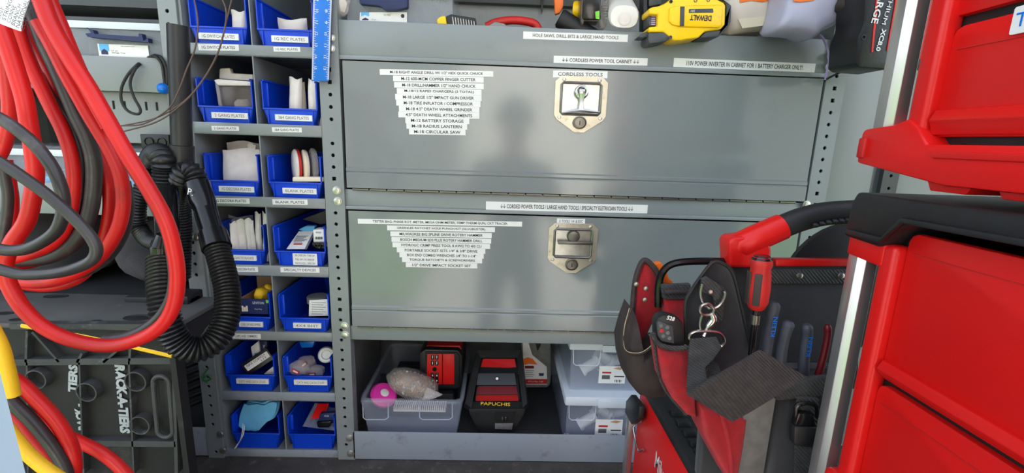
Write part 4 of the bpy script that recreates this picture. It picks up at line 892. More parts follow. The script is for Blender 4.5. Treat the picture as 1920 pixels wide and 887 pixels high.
o = thing('blister_case', 'black tool in a clear ribbed blister case', 'package', U(1115, 55, .0)); b = B(); pxp(b, [(1094, -25), (1128, -25), (1127, 37), (1092, 36)], -.004, .05, 'black_gloss', .004); b.build('tool', o); b = B(); pxp(b, [(1091, -25), (1143, -25), (1138, 48), (1132, 55), (1126, 54), (1124, 40), (1096, 38), (1093, 48), (1089, 40)], .0, .06, 'dark_film', .003)
for k in range(9): a = U(1134+.4*k, -6+k*5, -.002); b.box(a.x-.004, a.x+.004, -.003, .004, a.z-.0012, a.z+.0012, 'clear_plastic', .0005)
b.build('shell', o); b = B(); pxp(b, [(1116, 22), (1124, 20), (1124, 36), (1117, 35)], -.0048, -.0042, 'lime'); b.build('sticker', o)
# white bottle lying with its base to the front
o = thing('white_bottle', 'scuffed white plastic bottle lying base outwards in the tray', 'bottle', U(1170, 50, .0)); b = B()
c = U(1171, 31, -.012); n_ = 20; rings = []
for s_, dy, dz in ((.55, 0.0, 0), (.9, .001, 0), (1.0, .006, .002), (1.0, .05, .030), (1.0, .16, .09), (.6, .19, .105), (.35, .20, .11), (.35, .24, .125)):
    rings.append([(c.x+.0315*s_*math.copysign(abs(math.cos(a))**.7, math.cos(a)), c.y+dy, c.z+dz+.024*s_*math.copysign(abs(math.sin(a))**.8, math.sin(a))) for a in [2*math.pi*k/n_ for k in range(n_)]])
b.loft(rings, 'white_plastic'); b.build('body', o); b = B(); b.lathe([(.001, 0), (.012, 0), (.013, .001), (.001, .0012)], 'paper_white', Matrix.Translation((c.x, c.y-.0005, c.z-.004)) @ Matrix.Rotation(math.pi/2, 4, 'X'), 14); b.build('base_mark', o)
# yellow cordless tool battery base lying upside down over the lip
o = thing('yellow_battery_tool', 'yellow and grey tool base lying upside down over the tray lip', 'tool', U(1290, 75, -.02)); y0, y1 = -.055, -.003
b = B(); pxp(b, [(1217, 16), (1222, 13), (1236, 11), (1249, 5), (1262, -6), (1330, -14), (1348, 0), (1357, 4), (1361, 10), (1360, 46), (1352, 55), (1322, 59), (1310, 71), (1286, 74), (1278, 76), (1262, 76), (1252, 66), (1244, 60), (1217, 60), (1217, 50), (1234, 49), (1234, 27), (1217, 27)], y0, y1, 'yellow_plastic', .0035, 3); b.build('housing', o)
b = B(); pxp(b, [(1255, 14), (1265, 11), (1276, 10), (1352, 8), (1355, 12), (1354, 48), (1348, 52), (1278, 50), (1262, 47), (1254, 40)], y0-.004, y0+.004, 'yellow_plastic', .003, 2); b.build('raised_panel', o)
b = B(); pxp(b, [(1216, 62), (1246, 60), (1254, 66), (1254, 75), (1240, 79), (1218, 82), (1215, 74)], y0+.002, y1, 'dark_steel', .002); pxp(b, [(1205, 62), (1218, 56), (1220, 68), (1206, 71), (1196, 70)], y0+.01, y1-.01, 'dark_steel', .002); b.build('grey_foot', o)
b = B(); pxp(b, [(1340, -8), (1356, -2), (1372, 10), (1371, 40), (1362, 55), (1348, 69), (1312, 71), (1324, 59), (1353, 56), (1362, 46), (1362, 9), (1354, 1), (1338, -2)], y0+.004, y1, 'dark_steel', .0025); b.build('grey_end', o)
b = B(); pxp(b, [(1217, 28), (1233, 28), (1233, 48), (1217, 48)], y0+.012, y1, 'dark_steel', .001); 
for k in range(5): c = U(1225, 30.5+k*3.8, y0+.011); b.box(c.x-.004, c.x+.004, y0+.0105, y0+.012, c.z-.001, c.z+.001, 'purple_wire')
b.build('terminal_slot', o); b = B(); pxp(b, [(1276, 12), (1284, 12), (1283, 49), (1275, 49)], y0-.0055, y0-.003, 'dark_steel', .0006); b.build('grey_bar', o)
b = B(); pxp(b, [(1292, 17), (1337, 16), (1338, 22), (1337, 23.5), (1292, 24)], y0-.005, y0-.0035, 'dark_steel', .0004); b.text('20V', 'label_white', .009, .0042, Mt(1299, 20.4, y0-.0056, math.pi)); b.text('DEWALT', 'ink', .043, .0105, Mt(1314, 33.5, y0-.0046, math.pi), bold=.03); b.build('lettering', o)
for px, py in ((1258, 3), (1304, 1), (1328, 0), (1257, 70)):
    b = B(); b.lathe([(.0035, 0), (.0035, .001), (.0025, .001), (.002, -.001)], 'dark_steel', Matrix.Translation(U(px, py, y0)) @ Matrix.Rotation(math.pi/2, 4, 'X'), 12); b.build('screw', o)
b = B(); pxp(b, [(1207, -30), (1214, -30), (1214, 58), (1206, 58)], .008, .04, 'black_plastic', .002); pxp(b, [(1216, -30), (1242, -30), (1240, 8), (1217, 12)], .008, .04, 'dark_steel', .002); b.build('tool_rail', None, 'black rail of a tool standing behind the yellow tool base', 'tool')
# two soft plastic jugs hanging over the lip
def jug(label, pts, y0, y1, m, m2, band, nm):
    o = thing('plastic_jug', label, 'jug', U(pts[2][0], 60, y0)); cx_ = sum(p[0] for p in pts)/len(pts); cy_ = 0
    rings = []; n = len(pts)
    for s_, t in ((.55, 0), (.86, .004), (.97, .018), (1, .04), (1, .09), (.9, .115), (.5, .12)):
        rings.append([U(cx_+(p[0]-cx_)*s_, cy_+(p[1]-cy_)*s_, y0)+Vector((0, t*(y1-y0)/.12, 0)) for p in pts])
    b = B(); b.loft(rings, m); b.build('body', o, sharp=70)
    b = B(); pxp(b, band, y0-.0016, y0-.0004, m2); b.build(nm, o); return o
j1 = jug('milky jug with orange print standing by the yellow tool base', [(1366, -40), (1364, 0), (1364, 40), (1367, 58), (1375, 63), (1392, 60), (1412, 56), (1440, 53), (1461, 52), (1470, 42), (1476, 15), (1480, -40)], -.02, .10, 'jug_white', 'orange_plastic', [(1386, -6), (1462, -6), (1460, 3), (1445, 0), (1430, 4), (1410, 1), (1388, 5)], 'orange_print')
b = B(); pxp(b, [(1384, 36), (1406, 33), (1438, 30), (1456, 34), (1452, 46), (1425, 49), (1392, 53)], -.0212, -.0200, 'cream_plastic', .0); b.build('tinted_base', j1)
j2 = jug('lavender-white jug with a drooping spout and purple wire', [(1484, -40), (1478, 0), (1470, 30), (1462, 48), (1467, 55), (1500, 57), (1521, 60), (1532, 66), (1541, 66), (1549, 57), (1572, 47), (1586, 32), (1593, 12), (1600, -40)], -.10, -.012, 'lavender', 'orange_plastic', [(1488, -8), (1530, -8), (1526, 1), (1500, 4), (1488, 2)], 'orange_print')
cord('purple_wire', 'purple-white wire hanging from the jug to the upright', [(1537, 65), (1545, 75), (1552, 95), (1554, 115), (1550, 135), (1547, 150)], -.02, .0022, 'purple_wire', 'wire')
cord('charger_lead', 'black lead from the upright hole to the battery', [(1547, 150, -.004), (1560, 143), (1585, 131), (1612, 121, -.14)], -.05, .0022, 'black_rubber', 'lead')
b = B(); zz = U(950, 9, DEP-.02).z; b.box(XL1+.2, XR0-.02, DEP-.03, DEP-.006, zz, 1.29, 'dark_steel', .002); b.build('hanging_rail', cab)
b = B(); pxp(b, [(1014, -10), (1019, -10), (1018, 20), (1015, 28)], .36, .366, 'black_plastic', .001); b.build('black_hook', None, 'thin black hook hanging on the rail over the tray', 'hook')

# ------------------------------------------------------------------ batteries on the right
def battery(label, y, dx, lettered):
    o = thing('tool_battery', label, 'battery', U(1650+dx, 128, y)); D = lambda pts: [(a+dx, c) for a, c in pts]
    b = B(); pxp(b, D([(1626, -40), (1622, 0), (1620, 42), (1609, 69), (1604, 120), (1613, 126), (1668, 130), (1676, 112), (1692, 30), (1704, -40)]), y, y+.075, 'black_plastic', .004); b.build('case', o)
    b = B(); pxp(b, D([(1646, -40), (1641, 20), (1634, 98), (1637, 98), (1645, 20), (1650, -40)]), y-.0012, y+.001, 'red_plastic'); pxp(b, D([(1684, -40), (1678, 10), (1663, 95), (1665, 95), (1681, 10), (1688, -40)]), y-.0012, y+.001, 'red_plastic'); b.build('red_stripe', o)
    if lettered:
        b = B(); r_ = math.radians(97); b.text('CHARGE', 'label_white', .078, .0125, Mt(1652+dx, 0, y-.0016, r_), bold=.02); b.text('LITHIUM', 'label_white', .060, .0075, Mt(1667+dx, 12, y-.0016, r_)); b.text('XC8.0', 'label_white', .038, .0085, Mt(1652+dx, 75, y-.0016, r_), bold=.03); b.build('lettering', o)
    b = B(); b.lathe([(.0045, 0), (.0045, .001), (.003, .001), (.0025, -.002)], 'black_gloss', Matrix.Translation(U(1619+dx, 70, y)) @ Matrix.Rotation(math.pi/2, 4, 'X'), 12); b.build('screw', o)
    return o
battery('black cordless battery with red stripes and XC8.0 lettering', -.17, 0, True)
b = B(); pxp(b, [(1714, -40), (1752, -40), (1746, 105), (1730, 112), (1713, 110)], -.15, -.08, 'red_dull', .004); o2 = b.build('red_charger', None, 'red battery charger body behind the aluminium post', 'charger')
b = B(); pxp(b, [(1713, 112), (1746, 107), (1744, 128), (1722, 131), (1712, 128)], -.15, -.08, 'black_plastic', .003); b.build('black_base', o2)
b = B(); b.tube([U(1575, 8, -.10), U(1600, 10, -.12), U(1625, 4, -.14)], [.016, .014, .012], 'leather_dark', 10); b.build('tool_grip', None, 'dark rubber tool grip beside the cordless battery', 'grip')

# ------------------------------------------------------------------ bottom bay
o = thing('clear_tote', 'open clear plastic tote on the bottom shelf holding loose parts', 'tote', (U(760, 790, .05).x, .17, SHZ)); yf = .022
rz = U(760, 752, yf).z; tx0, tx1 = U(669, 750, yf).x+.012, U(858, 750, yf).x+.010; t = .003; tb = .345; ins = .018
b = B()
def quadwall(P, th, m):
    n = (Vector(P[1])-Vector(P[0])).cross(Vector(P[3])-Vector(P[0])).normalized()*th; b._add([Vector(p) for p in P]+[Vector(p)+n for p in P], [(0, 1, 2, 3), (7, 6, 5, 4), (0, 1, 5, 4), (1, 2, 6, 5), (2, 3, 7, 6), (3, 0, 4, 7)], m)
c8 = [(tx0, yf, rz), (tx1, yf, rz), (tx1, tb, rz), (tx0, tb, rz), (tx0+ins, yf+ins*.6, SHZ+.006), (tx1-ins, yf+ins*.6, SHZ+.006), (tx1-ins, tb-ins*.6, SHZ+.006), (tx0+ins, tb-ins*.6, SHZ+.006)]
for q in ((4, 5, 1, 0), (5, 6, 2, 1), (6, 7, 3, 2), (7, 4, 0, 3), (4, 7, 6, 5)): quadwall([c8[k] for k in q], t, 'clear_bin')
b.build('body', o)
b = B(); rr = [(x, y_, rz) for x, y_ in [(p[0], p[1]) for p in rrect(tx0, tx1, yf, tb, .018)]]; b.tube(rr, .0058, 'clear_plastic', 8, closed=True); b.build('rim', o)
for a_, c_ in ((680, 728), (786, 848)):
    b = B(); P_ = [U(px, py, yf+.004) for px, py in ((a_, 756), (a_+1, 783), (a_+6, 787), (c_-6, 787), (c_, 783), (c_, 757))]; b.tube(P_, .0012, 'lid_white', 6); b.build('moulded_panel', o)
b = B(); b.box(tx0+.03, tx1-.03, .13, .32, SHZ+.008, U(820, 733, .14).z-.002, 'black_plastic', .006); b.build('black_case', None, 'plain black tool case lying in the clear tote', 'case')
# charger/radio
o = thing('jobsite_charger', 'black octagonal charger with red front panel and buttons', 'charger', U(822, 730, .135)); y0 = .135
b = B(); pxp(b, [(786, 663), (798, 655), (859, 657), (867, 668), (866, 722), (858, 730), (801, 731), (787, 718)], y0, y0+.14, 'black_plastic', .004); b.build('case', o)
b = B(); pxp(b, [(797, 660), (856, 661), (862, 668), (861, 722), (855, 727), (803, 727), (796, 718)], y0-.004, y0+.002, 'dusty_black', .002); b.build('bezel', o)
b = B(); pxp(b, [(801, 664), (829, 664), (829, 721), (804, 721), (800, 716)], y0-.008, y0-.003, 'red_plastic', .001); b.build('button_panel', o); b = B(); pxp(b, [(830.5, 664), (852, 664), (852, 721), (830.5, 721)], y0-.007, y0-.003, 'red_plastic', .001); b.build('red_cover', o)
for px in (811, 819):
    for py in (670, 681):
        b = B(); pxp(b, [(px-3, py-4.5), (px+3, py-4.5), (px+3, py+4.5), (px-3, py+4.5)], y0-.0095, y0-.0075, 'black_gloss', .0005); pxp(b, [(px-.7, py-2.5), (px+.7, py-2.5), (px+.7, py+2.5), (px-.7, py+2.5)], y0-.0102, y0-.009, 'label_white'); b.build('button', o)
    b = B(); pxp(b, [(px-3, 699), (px+3, 699), (px+3, 719), (px-3, 719)], y0-.0095, y0-.0075, 'black_gloss', .0005)
    for py in (704.5, 714): pxp(b, [(px-1, py-1.4), (px+1, py-1.4), (px+1, py+1.4), (px-1, py+1.4)], y0-.0102, y0-.009, 'label_white')
    b.build('button', o)
b = B(); b.lathe([(.006, 0), (.006, .0025), (.004, .0025), (.0035, .0015), (.001, .0015)], 'black_gloss', Matrix.Translation(U(815, 692, y0-.0075)) @ Matrix.Rotation(math.pi/2, 4, 'X'), 18); b.build('dial', o)
b = B(); pxp(b, [(800, 648), (862, 648), (866, 656), (798, 654)], y0+.02, y0+.13, 'red_dull', .003); b.build('red_top', o)
# screws bag
o = thing('zip_bag', 'clear zip bag full of brassy screws in the tote', 'bag', U(765, 752, .08)); b = B(); M = Matrix.Translation(U(774, 721, .105)) @ Matrix.Rotation(.35, 4, 'Y'); b.blob((0, 0, 0), 1, 'cardboard', 3, .035, 3, M, (.060, .030, .028)); rs_ = random.Random(5)
for k in range(260):
    d_ = Vector((rs_.gauss(0, 1), rs_.gauss(0, 1), rs_.gauss(0, 1))).normalized(); q_ = Vector((d_.x*.062, d_.y*.032, d_.z*.030)); e_ = Vector((rs_.gauss(0, 1), rs_.gauss(0, 1), rs_.gauss(0, 1))).normalized(); e_ = (e_-d_*e_.dot(d_)).normalized()*.010; q_ = q_*.97
    b.tube([M @ (q_-e_), M @ (q_+e_*.8), M @ (q_+e_*.82), M @ (q_+e_)], [.0008, .0014, .0030, .0030], ('galv_thread', 'brass_plate', 'zinc')[k % 3], 5)
b.build('screws', o, kind='stuff')
b = B(); b.blob((0, 0, 0), 1, 'clear_film', 3, .04, 3, M, (.0735, .041, .039)); A = [U(p[0], p[1], p[2]) for p in ((800, 728, .075), (829, 741, .07), (812, 748, .062), (792, 750, .062))]; b._add(A+[p+Vector((0, .004, .001)) for p in A], [(0, 1, 2, 3), (4, 5, 6, 7), (0, 1, 5, 4), (1, 2, 6, 5), (2, 3, 7, 6), (3, 0, 4, 7)], 'clear_film'); b.build('film', o)
o = thing('pink_disc', 'bright pink disc with white hub in the clear tote', 'disc', U(706, 762, .055)); M = Matrix.Translation(U(719, 741, .082)) @ Matrix.Rotation(.45, 4, 'Y') @ Matrix.Rotation(math.radians(22), 4, 'X') @ Matrix.Scale(.88, 4)
b = B(); b.lathe([(.010, -.012), (.034, -.012), (.040, -.004), (.040, .004), (.034, .011), (.012, .012)], 'pink_plastic', M, 28); b.build('body', o); b = B(); b.lathe([(.001, .0115), (.012, .0115), (.013, .014), (.010, .0155), (.001, .0155)], 'white_plastic', M, 20); b.build('hub', o)
o = thing('terminal_strip', 'pale ribbed terminal strip lying in the tote', 'strip', U(785, 775, .05)); b = B(); a, e = U(738, 762, .05), U(836, 764, .05); b.box(a.x, e.x, .045, .075, a.z-.012, a.z-.006, 'white_plastic', .001); b.build('base', o); b = B()
for k in range(26): xx = a.x+(e.x-a.x)*(k+.5)/26; b.box(xx-.0011, xx+.0011, .043, .072, a.z-.006, a.z+.004, 'white_plastic')
b.build('rib', o, kind='stuff')
# PAPUCHIS flood/radio frame
o = thing('jobsite_speaker', 'scuffed black caged jobsite unit marked PAPUCHIS with red inside', 'speaker', (U(930, 800, .05).x, .1, SHZ)); W3 = lambda px, py, y: U(px, py, y)
def slab(pts, dv, m, name, parent=o, bev=None):
    b = B(); P_ = [U(*p) for p in pts]; n = len(P_); dv = Vector(dv); b._add(P_+[p+dv for p in P_], [tuple(range(n)), tuple(range(2*n-1, n-1, -1))]+[(i, (i+1) % n, n+(i+1) % n, n+i) for i in range(n)], m); return b.build(name, parent)
zpy = next(k for k in range(1000, 800, -1) if U(930, k, .035).z > SHZ+.003)-2
b = B(); pxp(b, [(879, 767), (985, 767), (984, 776), (963, 812), (962, zpy), (900, zpy), (898, 812), (880, 776)], .035, .10, 'dusty_black', .003); b.build('front_block', o)
slab([(884, 753, .06), (979, 753, .06), (985, 768, .036), (879, 768, .036)], (0, .02, -.012), 'dusty_black', 'ledge')
for sgn, pts in ((0, [(872, 757, .045), (884, 765, .036), (903, 664, .17), (895, 657, .172)]), (1, [(988, 757, .045), (980, 765, .036), (968, 664, .17), (977, 657, .172)])):
    slab(pts, (.006*(1 if sgn else -1), .018, -.02), 'dusty_black', 'cage_bar'); 
slab([(895, 657, .172), (977, 657, .172), (971, 671, .160), (901, 671, .160)], (0, .03, -.02), 'dusty_black', 'top_bar')
slab([(902, 672, .166), (969, 672, .166), (975, 752, .075), (890, 752, .075)], (0, .05, -.02), 'black_plastic', 'inner_back')
slab([(906, 673, .160), (965, 673, .160), (968, 690, .145), (901, 688, .145)], (0, .006, -.004), 'red_plastic', 'red_panel')
slab([(897, 700, .12), (965, 700, .12), (968, 722, .098), (893, 722, .098)], (0, .02, -.01), 'dark_steel', 'grey_plate'); b = B(); b.lathe([(.0035, 0), (.0035, .0025), (.0015, .0025)], 'zinc', Matrix.Translation(U(932, 710, .107)) @ Matrix.Rotation(math.radians(60), 4, 'X'), 10); b.build('bolt', o)
slab([(896, 724, .10), (968, 724, .10), (971, 740, .082), (893, 740, .082)], (0, .006, -.004), 'maroon', 'red_panel'); slab([(893, 741, .08), (971, 741, .08), (972, 752, .064), (892, 752, .064)], (0, .01, -.006), 'red_dull', 'red_sill')
b = B(); b.text('PAPUCHIS', 'yellow_plastic', U(957, 757, .05).x-U(902, 757, .05).x, .0085, frame(U(929, 757.5, .0495), (1, 0, -.02), (0, .75, .55))); b.build('lettering', o)
b = B(); pxp(b, [(928, 773), (967, 773), (961, 806), (928, 805)], .0335, .036, 'black_line'); pxp(b, [(928, 795), (962, 795), (960, 806), (928, 805)], .030, .036, 'grey_webbing', .001); b.build('socket', o)
for px in (942, 948): b = B(); c = U(px, 786, .03); b.box(c.x-.0018, c.x+.0018, .029, .035, c.z-.008, c.z+.006, 'steel_dark', .0006); b.build('pin', o)
# antifreeze style jug
o = thing('oil_jug', 'grey plastic jug with orange and white label behind the speaker', 'jug', U(1007, 728, .22)); y0 = .22
b = B(); pxp(b, [(976, 600), (992, 600), (1000, 640), (1010, 650), (1016, 630), (1030, 625), (1033, 660), (1034, 700), (1032, 722), (1026, 728), (985, 728), (978, 722)], y0, y0+.07, 'grey_webbing', .006); b.build('body', o)
b = B(); pxp(b, [(980, 640), (990, 640), (998, 666), (1025, 688), (1026, 721), (982, 721)], y0-.0012, y0+.002, 'label_white'); pxp(b, [(981, 673), (990, 670), (999, 673), (1008, 684), (992, 682), (981, 685)], y0-.0018, y0, 'orange_plastic'); pxp(b, [(982, 711), (1026, 711), (1026, 720), (982, 720)], y0-.0018, y0, 'red_dull'); pxp(b, [(984, 686), (1001, 686), (1001, 691), (984, 691)], y0-.0018, y0, 'maroon'); b.text('#10 to Mac. 2 #0', 'label_white', .045, .005, Mt(1004, 715.5, y0-.0022))
for k in range(4): c = U(985, 695+k*3.4, y0-.002); b.box(c.x, c.x+.026-.004*(k % 2), y0-.0022, y0-.0016, c.z-.001, c.z, 'ink_light')
pxp(b, [(1010, 700), (1020, 700), (1019, 705), (1011, 705)], y0-.0018, y0, 'navy'); b.build('label', o)
b = B(); pxp(b, [(1004, 612), (1012, 612), (1014, 648), (1008, 660), (1003, 640)], y0-.003, y0+.01, 'black_line', .003); b.build('handle_gap', o)
# two lidded boxes
def lidbox(label, x0, x1, z0, z1, y0, y1, lidh, lblpx, seed):
    o = thing('lidded_box', label, 'storage box', ((x0+x1)/2, (y0+y1)/2, z0)); b = B(); t = .0025; zt = z1-lidh
    b.box(x0, x1, y0, y0+t, z0, zt, 'clear_bin', .001); b.box(x0, x1, y1-t, y1, z0, zt, 'clear_bin'); b.box(x0, x0+t, y0+t, y1-t, z0, zt, 'clear_bin'); b.box(x1-t, x1, y0+t, y1-t, z0, zt, 'clear_bin'); b.box(x0+t, x1-t, y0+t, y1-t, z0, z0+t, 'clear_bin'); b.build('body', o)
    b = B(); b.box(x0-.008, x1+.008, y0-.010, y1+.008, zt-.002, z1, 'lid_white', .005); b.box(x0+.075, x1+.004, y0-.013, y0-.008, zt-.004, z1-.003, 'lid_white', .002); b.build('lid', o)
    b = B(); w = x1-x0; P_ = [(x0+.004, y0-.001, zt-.004), (x0+.006, y0-.001, zt-.040), (x0+.012, y0-.001, zt-.046), (x0+.066, y0-.001, zt-.046), (x0+.072, y0-.001, zt-.040), (x0+.074, y0-.001, zt-.004)]; b.tube(P_, .0012, 'lid_white', 6); b.build('moulded_panel', o)
    a, e = U(lblpx[0], lblpx[1], y0), U(lblpx[2], lblpx[3], y0); h = a.z-e.z; w = e.x-a.x; b = B(); b.box(a.x, e.x, y0-.0012, y0-.0002, max(e.z, z0+.002), a.z, 'label_white'); b.box(a.x+w*.12, a.x+w*.46, y0-.0017, y0-.001, a.z-h*.42, a.z-h*.32, 'red_dull', .0002); b.box(a.x+w*.58, a.x+w*.96, y0-.0017, y0-.001, a.z-h*.62, a.z-h*.56, 'ink'); b.prism([(a.x+w*.52, a.z-h*.12), (a.x+w*.72, a.z-h*.04), (a.x+w*.95, a.z-h*.08), (a.x+w*.78, a.z-h*.2)], y0-.0017, y0-.001, 'cardboard'); b.box(a.x+w*.12, a.x+w*.42, y0-.0017, y0-.001, a.z-h*.75, a.z-h*.52, 'ink_light', .0002)
    for k in range(5): b.box(a.x+w*(.6+.06*k), a.x+w*(.6+.06*k)+.001+.001*(k % 2), y0-.0017, y0-.001, a.z-h*.92, a.z-h*.78, 'ink')
    b.build('label', o)
    rnd = random.Random(seed)
    for k, (fx, fz, L, ang) in enumerate([(.28, .55, .07, .7), (.48, .7, .06, -.8), (.52, .25, .05, 1.4), (.75, .35, .06, .2)]):
        c = Vector((x0+(x1-x0)*fx, y0+.03+.022*k, z0+.012+(zt-z0-.02)*fz*.8)); d = Vector((math.cos(ang), .1, math.sin(ang)*.7))*L*.42
        bb = B(); bb.tube([c-d, c-d*.7, c-d*.69, c+d*.6, c+d*.61, c+d], [.017, .017, .0135, .0135, .018, .018], 'pvc_white', 16); bb.build('conduit_fitting', None, [['sloping white conduit fitting inside the upper lidded box', 'crossing white conduit elbow inside the upper lidded box', 'upright white conduit coupling inside the upper lidded box', 'level white conduit fitting behind the upper box label'], ['sloping white conduit fitting inside the lower lidded box', 'crossing white conduit elbow inside the lower lidded box', 'upright white conduit coupling inside the lower lidded box', 'level white conduit fitting behind the lower box label']][seed-1][k], 'fitting')
    return o
yb0 = .022; lx0 = U(1062, 790, yb0).x; lz = U(1100, 741, yb0).z; lidbox('clear box with white lid at the bottom of a stack of two', lx0, lx0+.215, SHZ+.001, lz, yb0, .345, .024, (1117, 786, 1165, 820), 2)
yb1 = .045; ux0 = U(1068, 720, yb1).x; uz = U(1100, 641, yb1).z; lidbox('clear box with white lid stacked on another box', ux0, ux0+.20, lz+.001, uz, yb1, .33, .018, (1124, 686, 1171, 719), 1)
b = B()
c = UZ(1044, 760, SHZ+.002)
for k in range(4): b.blob((c.x+.004*k, .06+.003*(k % 2), SHZ+.005+.002*(k % 2)), .004, 'zinc', 1)
b.build('wing_nut', None, 'small shiny wing nut on the dark bottom shelf', 'wing nut')
# ------------------------------------------------------------------ stacked red drawer units on the right
XF = U(1721, 227, -.54).x; YFAR = -.545; YNEAR = -1.00
zx = lambda px, py: UX(px, py, XF).z
yx = lambda px, py: UX(px, py, XF).y
def drawer(parent, z0, z1, ledge, y0=YFAR-.006, y1=YNEAR, name='drawer'):
    """drawer front facing -x with a pull ledge near its lower edge and rounded upper corner"""
    b = B(); r = .010
    b.prism([(y0-.004, z0), (y0-.004, z1-r), (y0-.004-r*.3, z1-r*.3), (y0-.004-r, z1), (y1, z1), (y1, z0)], XF+.004, XF+.36, 'red_plastic', 'x', .002)
    d = b.build(name, parent)
    if ledge:
        b = B(); b.prism([(XF-.006, ledge), (XF-.001, ledge+.010), (XF+.006, ledge+.011), (XF+.006, z0+.002), (XF-.0005, z0+.002), (XF-.004, ledge-.004)], y1+.001, y0-.008, 'red_plastic', 'y', .0008); b.build('pull_ledge', d)
        b = B(); b.box(XF+.0032, XF+.0046, y1+.002, y0-.012, z1-.0225, z1-.0215, 'red_dull'); b.build('seam', d)
    return d
# upper unit
up = thing('drawer_unit', 'red drawer toolbox with aluminium corner post stacked above another', 'toolbox', (XF+.18, -.77, zx(1750, 330)))
zg1 = zx(1787, 42); zb1 = zx(1748, 266); zbase1 = zx(1745, 300)-.006; ztop1 = zg1+.20
drawer(up, zg1+.006, zg1+.19, None); dB = drawer(up, zb1+.005, zg1-.004, zx(1752, 226))
b = B(); b.box(XF+.012, XF+.36, YNEAR, YFAR, zb1-.02, ztop1, 'black_plastic'); b.build('carcass', up)
b = B(); b.box(XF-.008, XF+.014, YFAR-.011, YFAR+.012, zb1-.004, ztop1+.02, 'red_plastic', .006, seg=3); b.build('frame_edge', up)
yL = yx(1630, 270); zt_, zb_ = zx(1640, 243), zx(1628, 306)
b = B(); zc_ = zx(1690, 326)
b.prism([(yL, zb_), (yL, zt_-.004), (yL-.004, zt_), (YFAR+.022, zt_+.004), (YFAR+.004, zt_+.010), (YFAR-.012, zb1+.012), (YFAR-.024, zb1-.003), (YNEAR, zb1-.003), (YNEAR, zbase1-.018), (YFAR-.05, zbase1-.018), (yL-.028, zb_-.004)], XF-.012, XF+.36, 'red_plastic', 'x', .003); b.build('base', up)
b = B(); b.prism([(YFAR-.03, zb1-.0095), (YFAR-.036, zb1-.0165), (YNEAR, zb1-.0165), (YNEAR, zb1-.0095)], XF-.0145, XF-.010, 'red_plastic', 'x', .0012); b.build('base_rim', up)
for k in range(3):
    b = B(); yk = YFAR-.02-.07*k; b.prism([(yk, zbase1-.014), (yk-.05, zbase1-.014), (yk-.044, zbase1-.025), (yk-.006, zbase1-.025)], XF+.0, XF+.05, 'red_plastic', 'x', .001); b.build('locking_foot', up)
b = B(); c = U(1628, 268, yL); b.box(XF-.016, XF-.010, yL-.012, yL-.002, zb_+.006, zt_-.010, 'red_dull', .002); b.build('clip', up)
PW = .0225
def post(parent, ztop, zbot, pxl, pyl):
    y = YFAR+.045; p = U(pxl, pyl, y); x0 = p.x; b = B()
    b.prism([(x0, y), (x0+.006, y-.008), (x0+PW-.004, y-.010), (x0+PW, y-.004), (x0+PW, y+.014), (x0, y+.014)], zbot, ztop, 'alu', 'z', .0008); return b.build('aluminium_post', parent)
post(up, ztop1+.02, zt_-.006, 1657, 225)
b = B(); a = UX(1893, 62, XF-.0); e = UX(1915, 20, XF); M = frame((XF-.0012+.004, a.y-.034, zx(1894, 40)), (0, -1, 0), (0, 0, 1)); b.prism(rrect(-.036, .036, -.0115, .0115, .002), -.0012, .0006, 'label_white', 'y', M=M); b.text('TOOLS', 'ruler_blue', .056, .012, M @ Matrix.Translation((-.005, -.0016, 0))); b.build('label', dB)
# lower unit
zlt = zx(1640, 362); zlb = zx(1640, 452); zl2 = zx(1710, 432)
lo = thing('drawer_unit', 'large red drawer toolbox with thick black lid beneath another', 'toolbox', (XF+.18, -.77, 0.0))
b = B(); yl0 = yx(1603, 445)
b.prism([(yl0, zlb), (yl0-.004, zlt-.012), (yl0-.010, zlt), (YNEAR, zlt+.004), (YNEAR, zl2+.010), (YFAR-.03, zl2+.010), (YFAR-.012, zl2-.002), (YFAR+.006, zlb-.002)], XF-.016, XF+.38, 'black_plastic', 'x', .004, seg=3); b.build('lid', lo)
b = B(); b.prism([(yl0-.006, zlb+.004), (yl0-.009, zlb+.010), (YFAR+.0, zlb+.010), (YFAR-.02, zl2+.014), (YNEAR, zl2+.022), (YNEAR, zl2+.016), (YFAR-.022, zl2+.008), (YFAR+.002, zlb+.003)], XF-.020, XF-.014, 'black_plastic', 'x', .001); b.build('lid_rim', lo)
zd1 = zx(1646, 712); zled = zx(1652, 690); ztd = zx(1700, 436)
drawer(lo, zd1+.004, ztd, zled); drawer(lo, zd1-.17, zd1-.004, zd1-.15); drawer(lo, zd1-.34, zd1-.178, zd1-.32)
b = B(); b.box(XF+.012, XF+.36, YNEAR, YFAR, .0, ztd, 'black_plastic'); b.build('carcass', lo)
b = B(); b.box(XF-.008, XF+.014, YFAR-.010, YFAR+.012, .0, zlb+.002, 'red_plastic', .006, seg=3); b.build('frame_edge', lo)
b = B(); b.prism([(yl0-.003, zlb+.004), (yl0-.003, zx(1603, 476)), (YFAR+.012, zx(1650, 496)), (YFAR+.004, zx(1650, 496)), (YFAR+.004, zlb+.004)], XF-.010, XF+.05, 'red_plastic', 'x', .003); b.build('post_collar', lo)
post(lo, zlb, .05, 1606, 488)
b = B(); pcl = UX(1565, 880, XF-.005); b.box(XF-.018, XF+.03, yl0-.068, yl0-.040, pcl.z-.12, pcl.z+.004, 'red_plastic', .008, seg=3); b.build('corner_foot', lo)
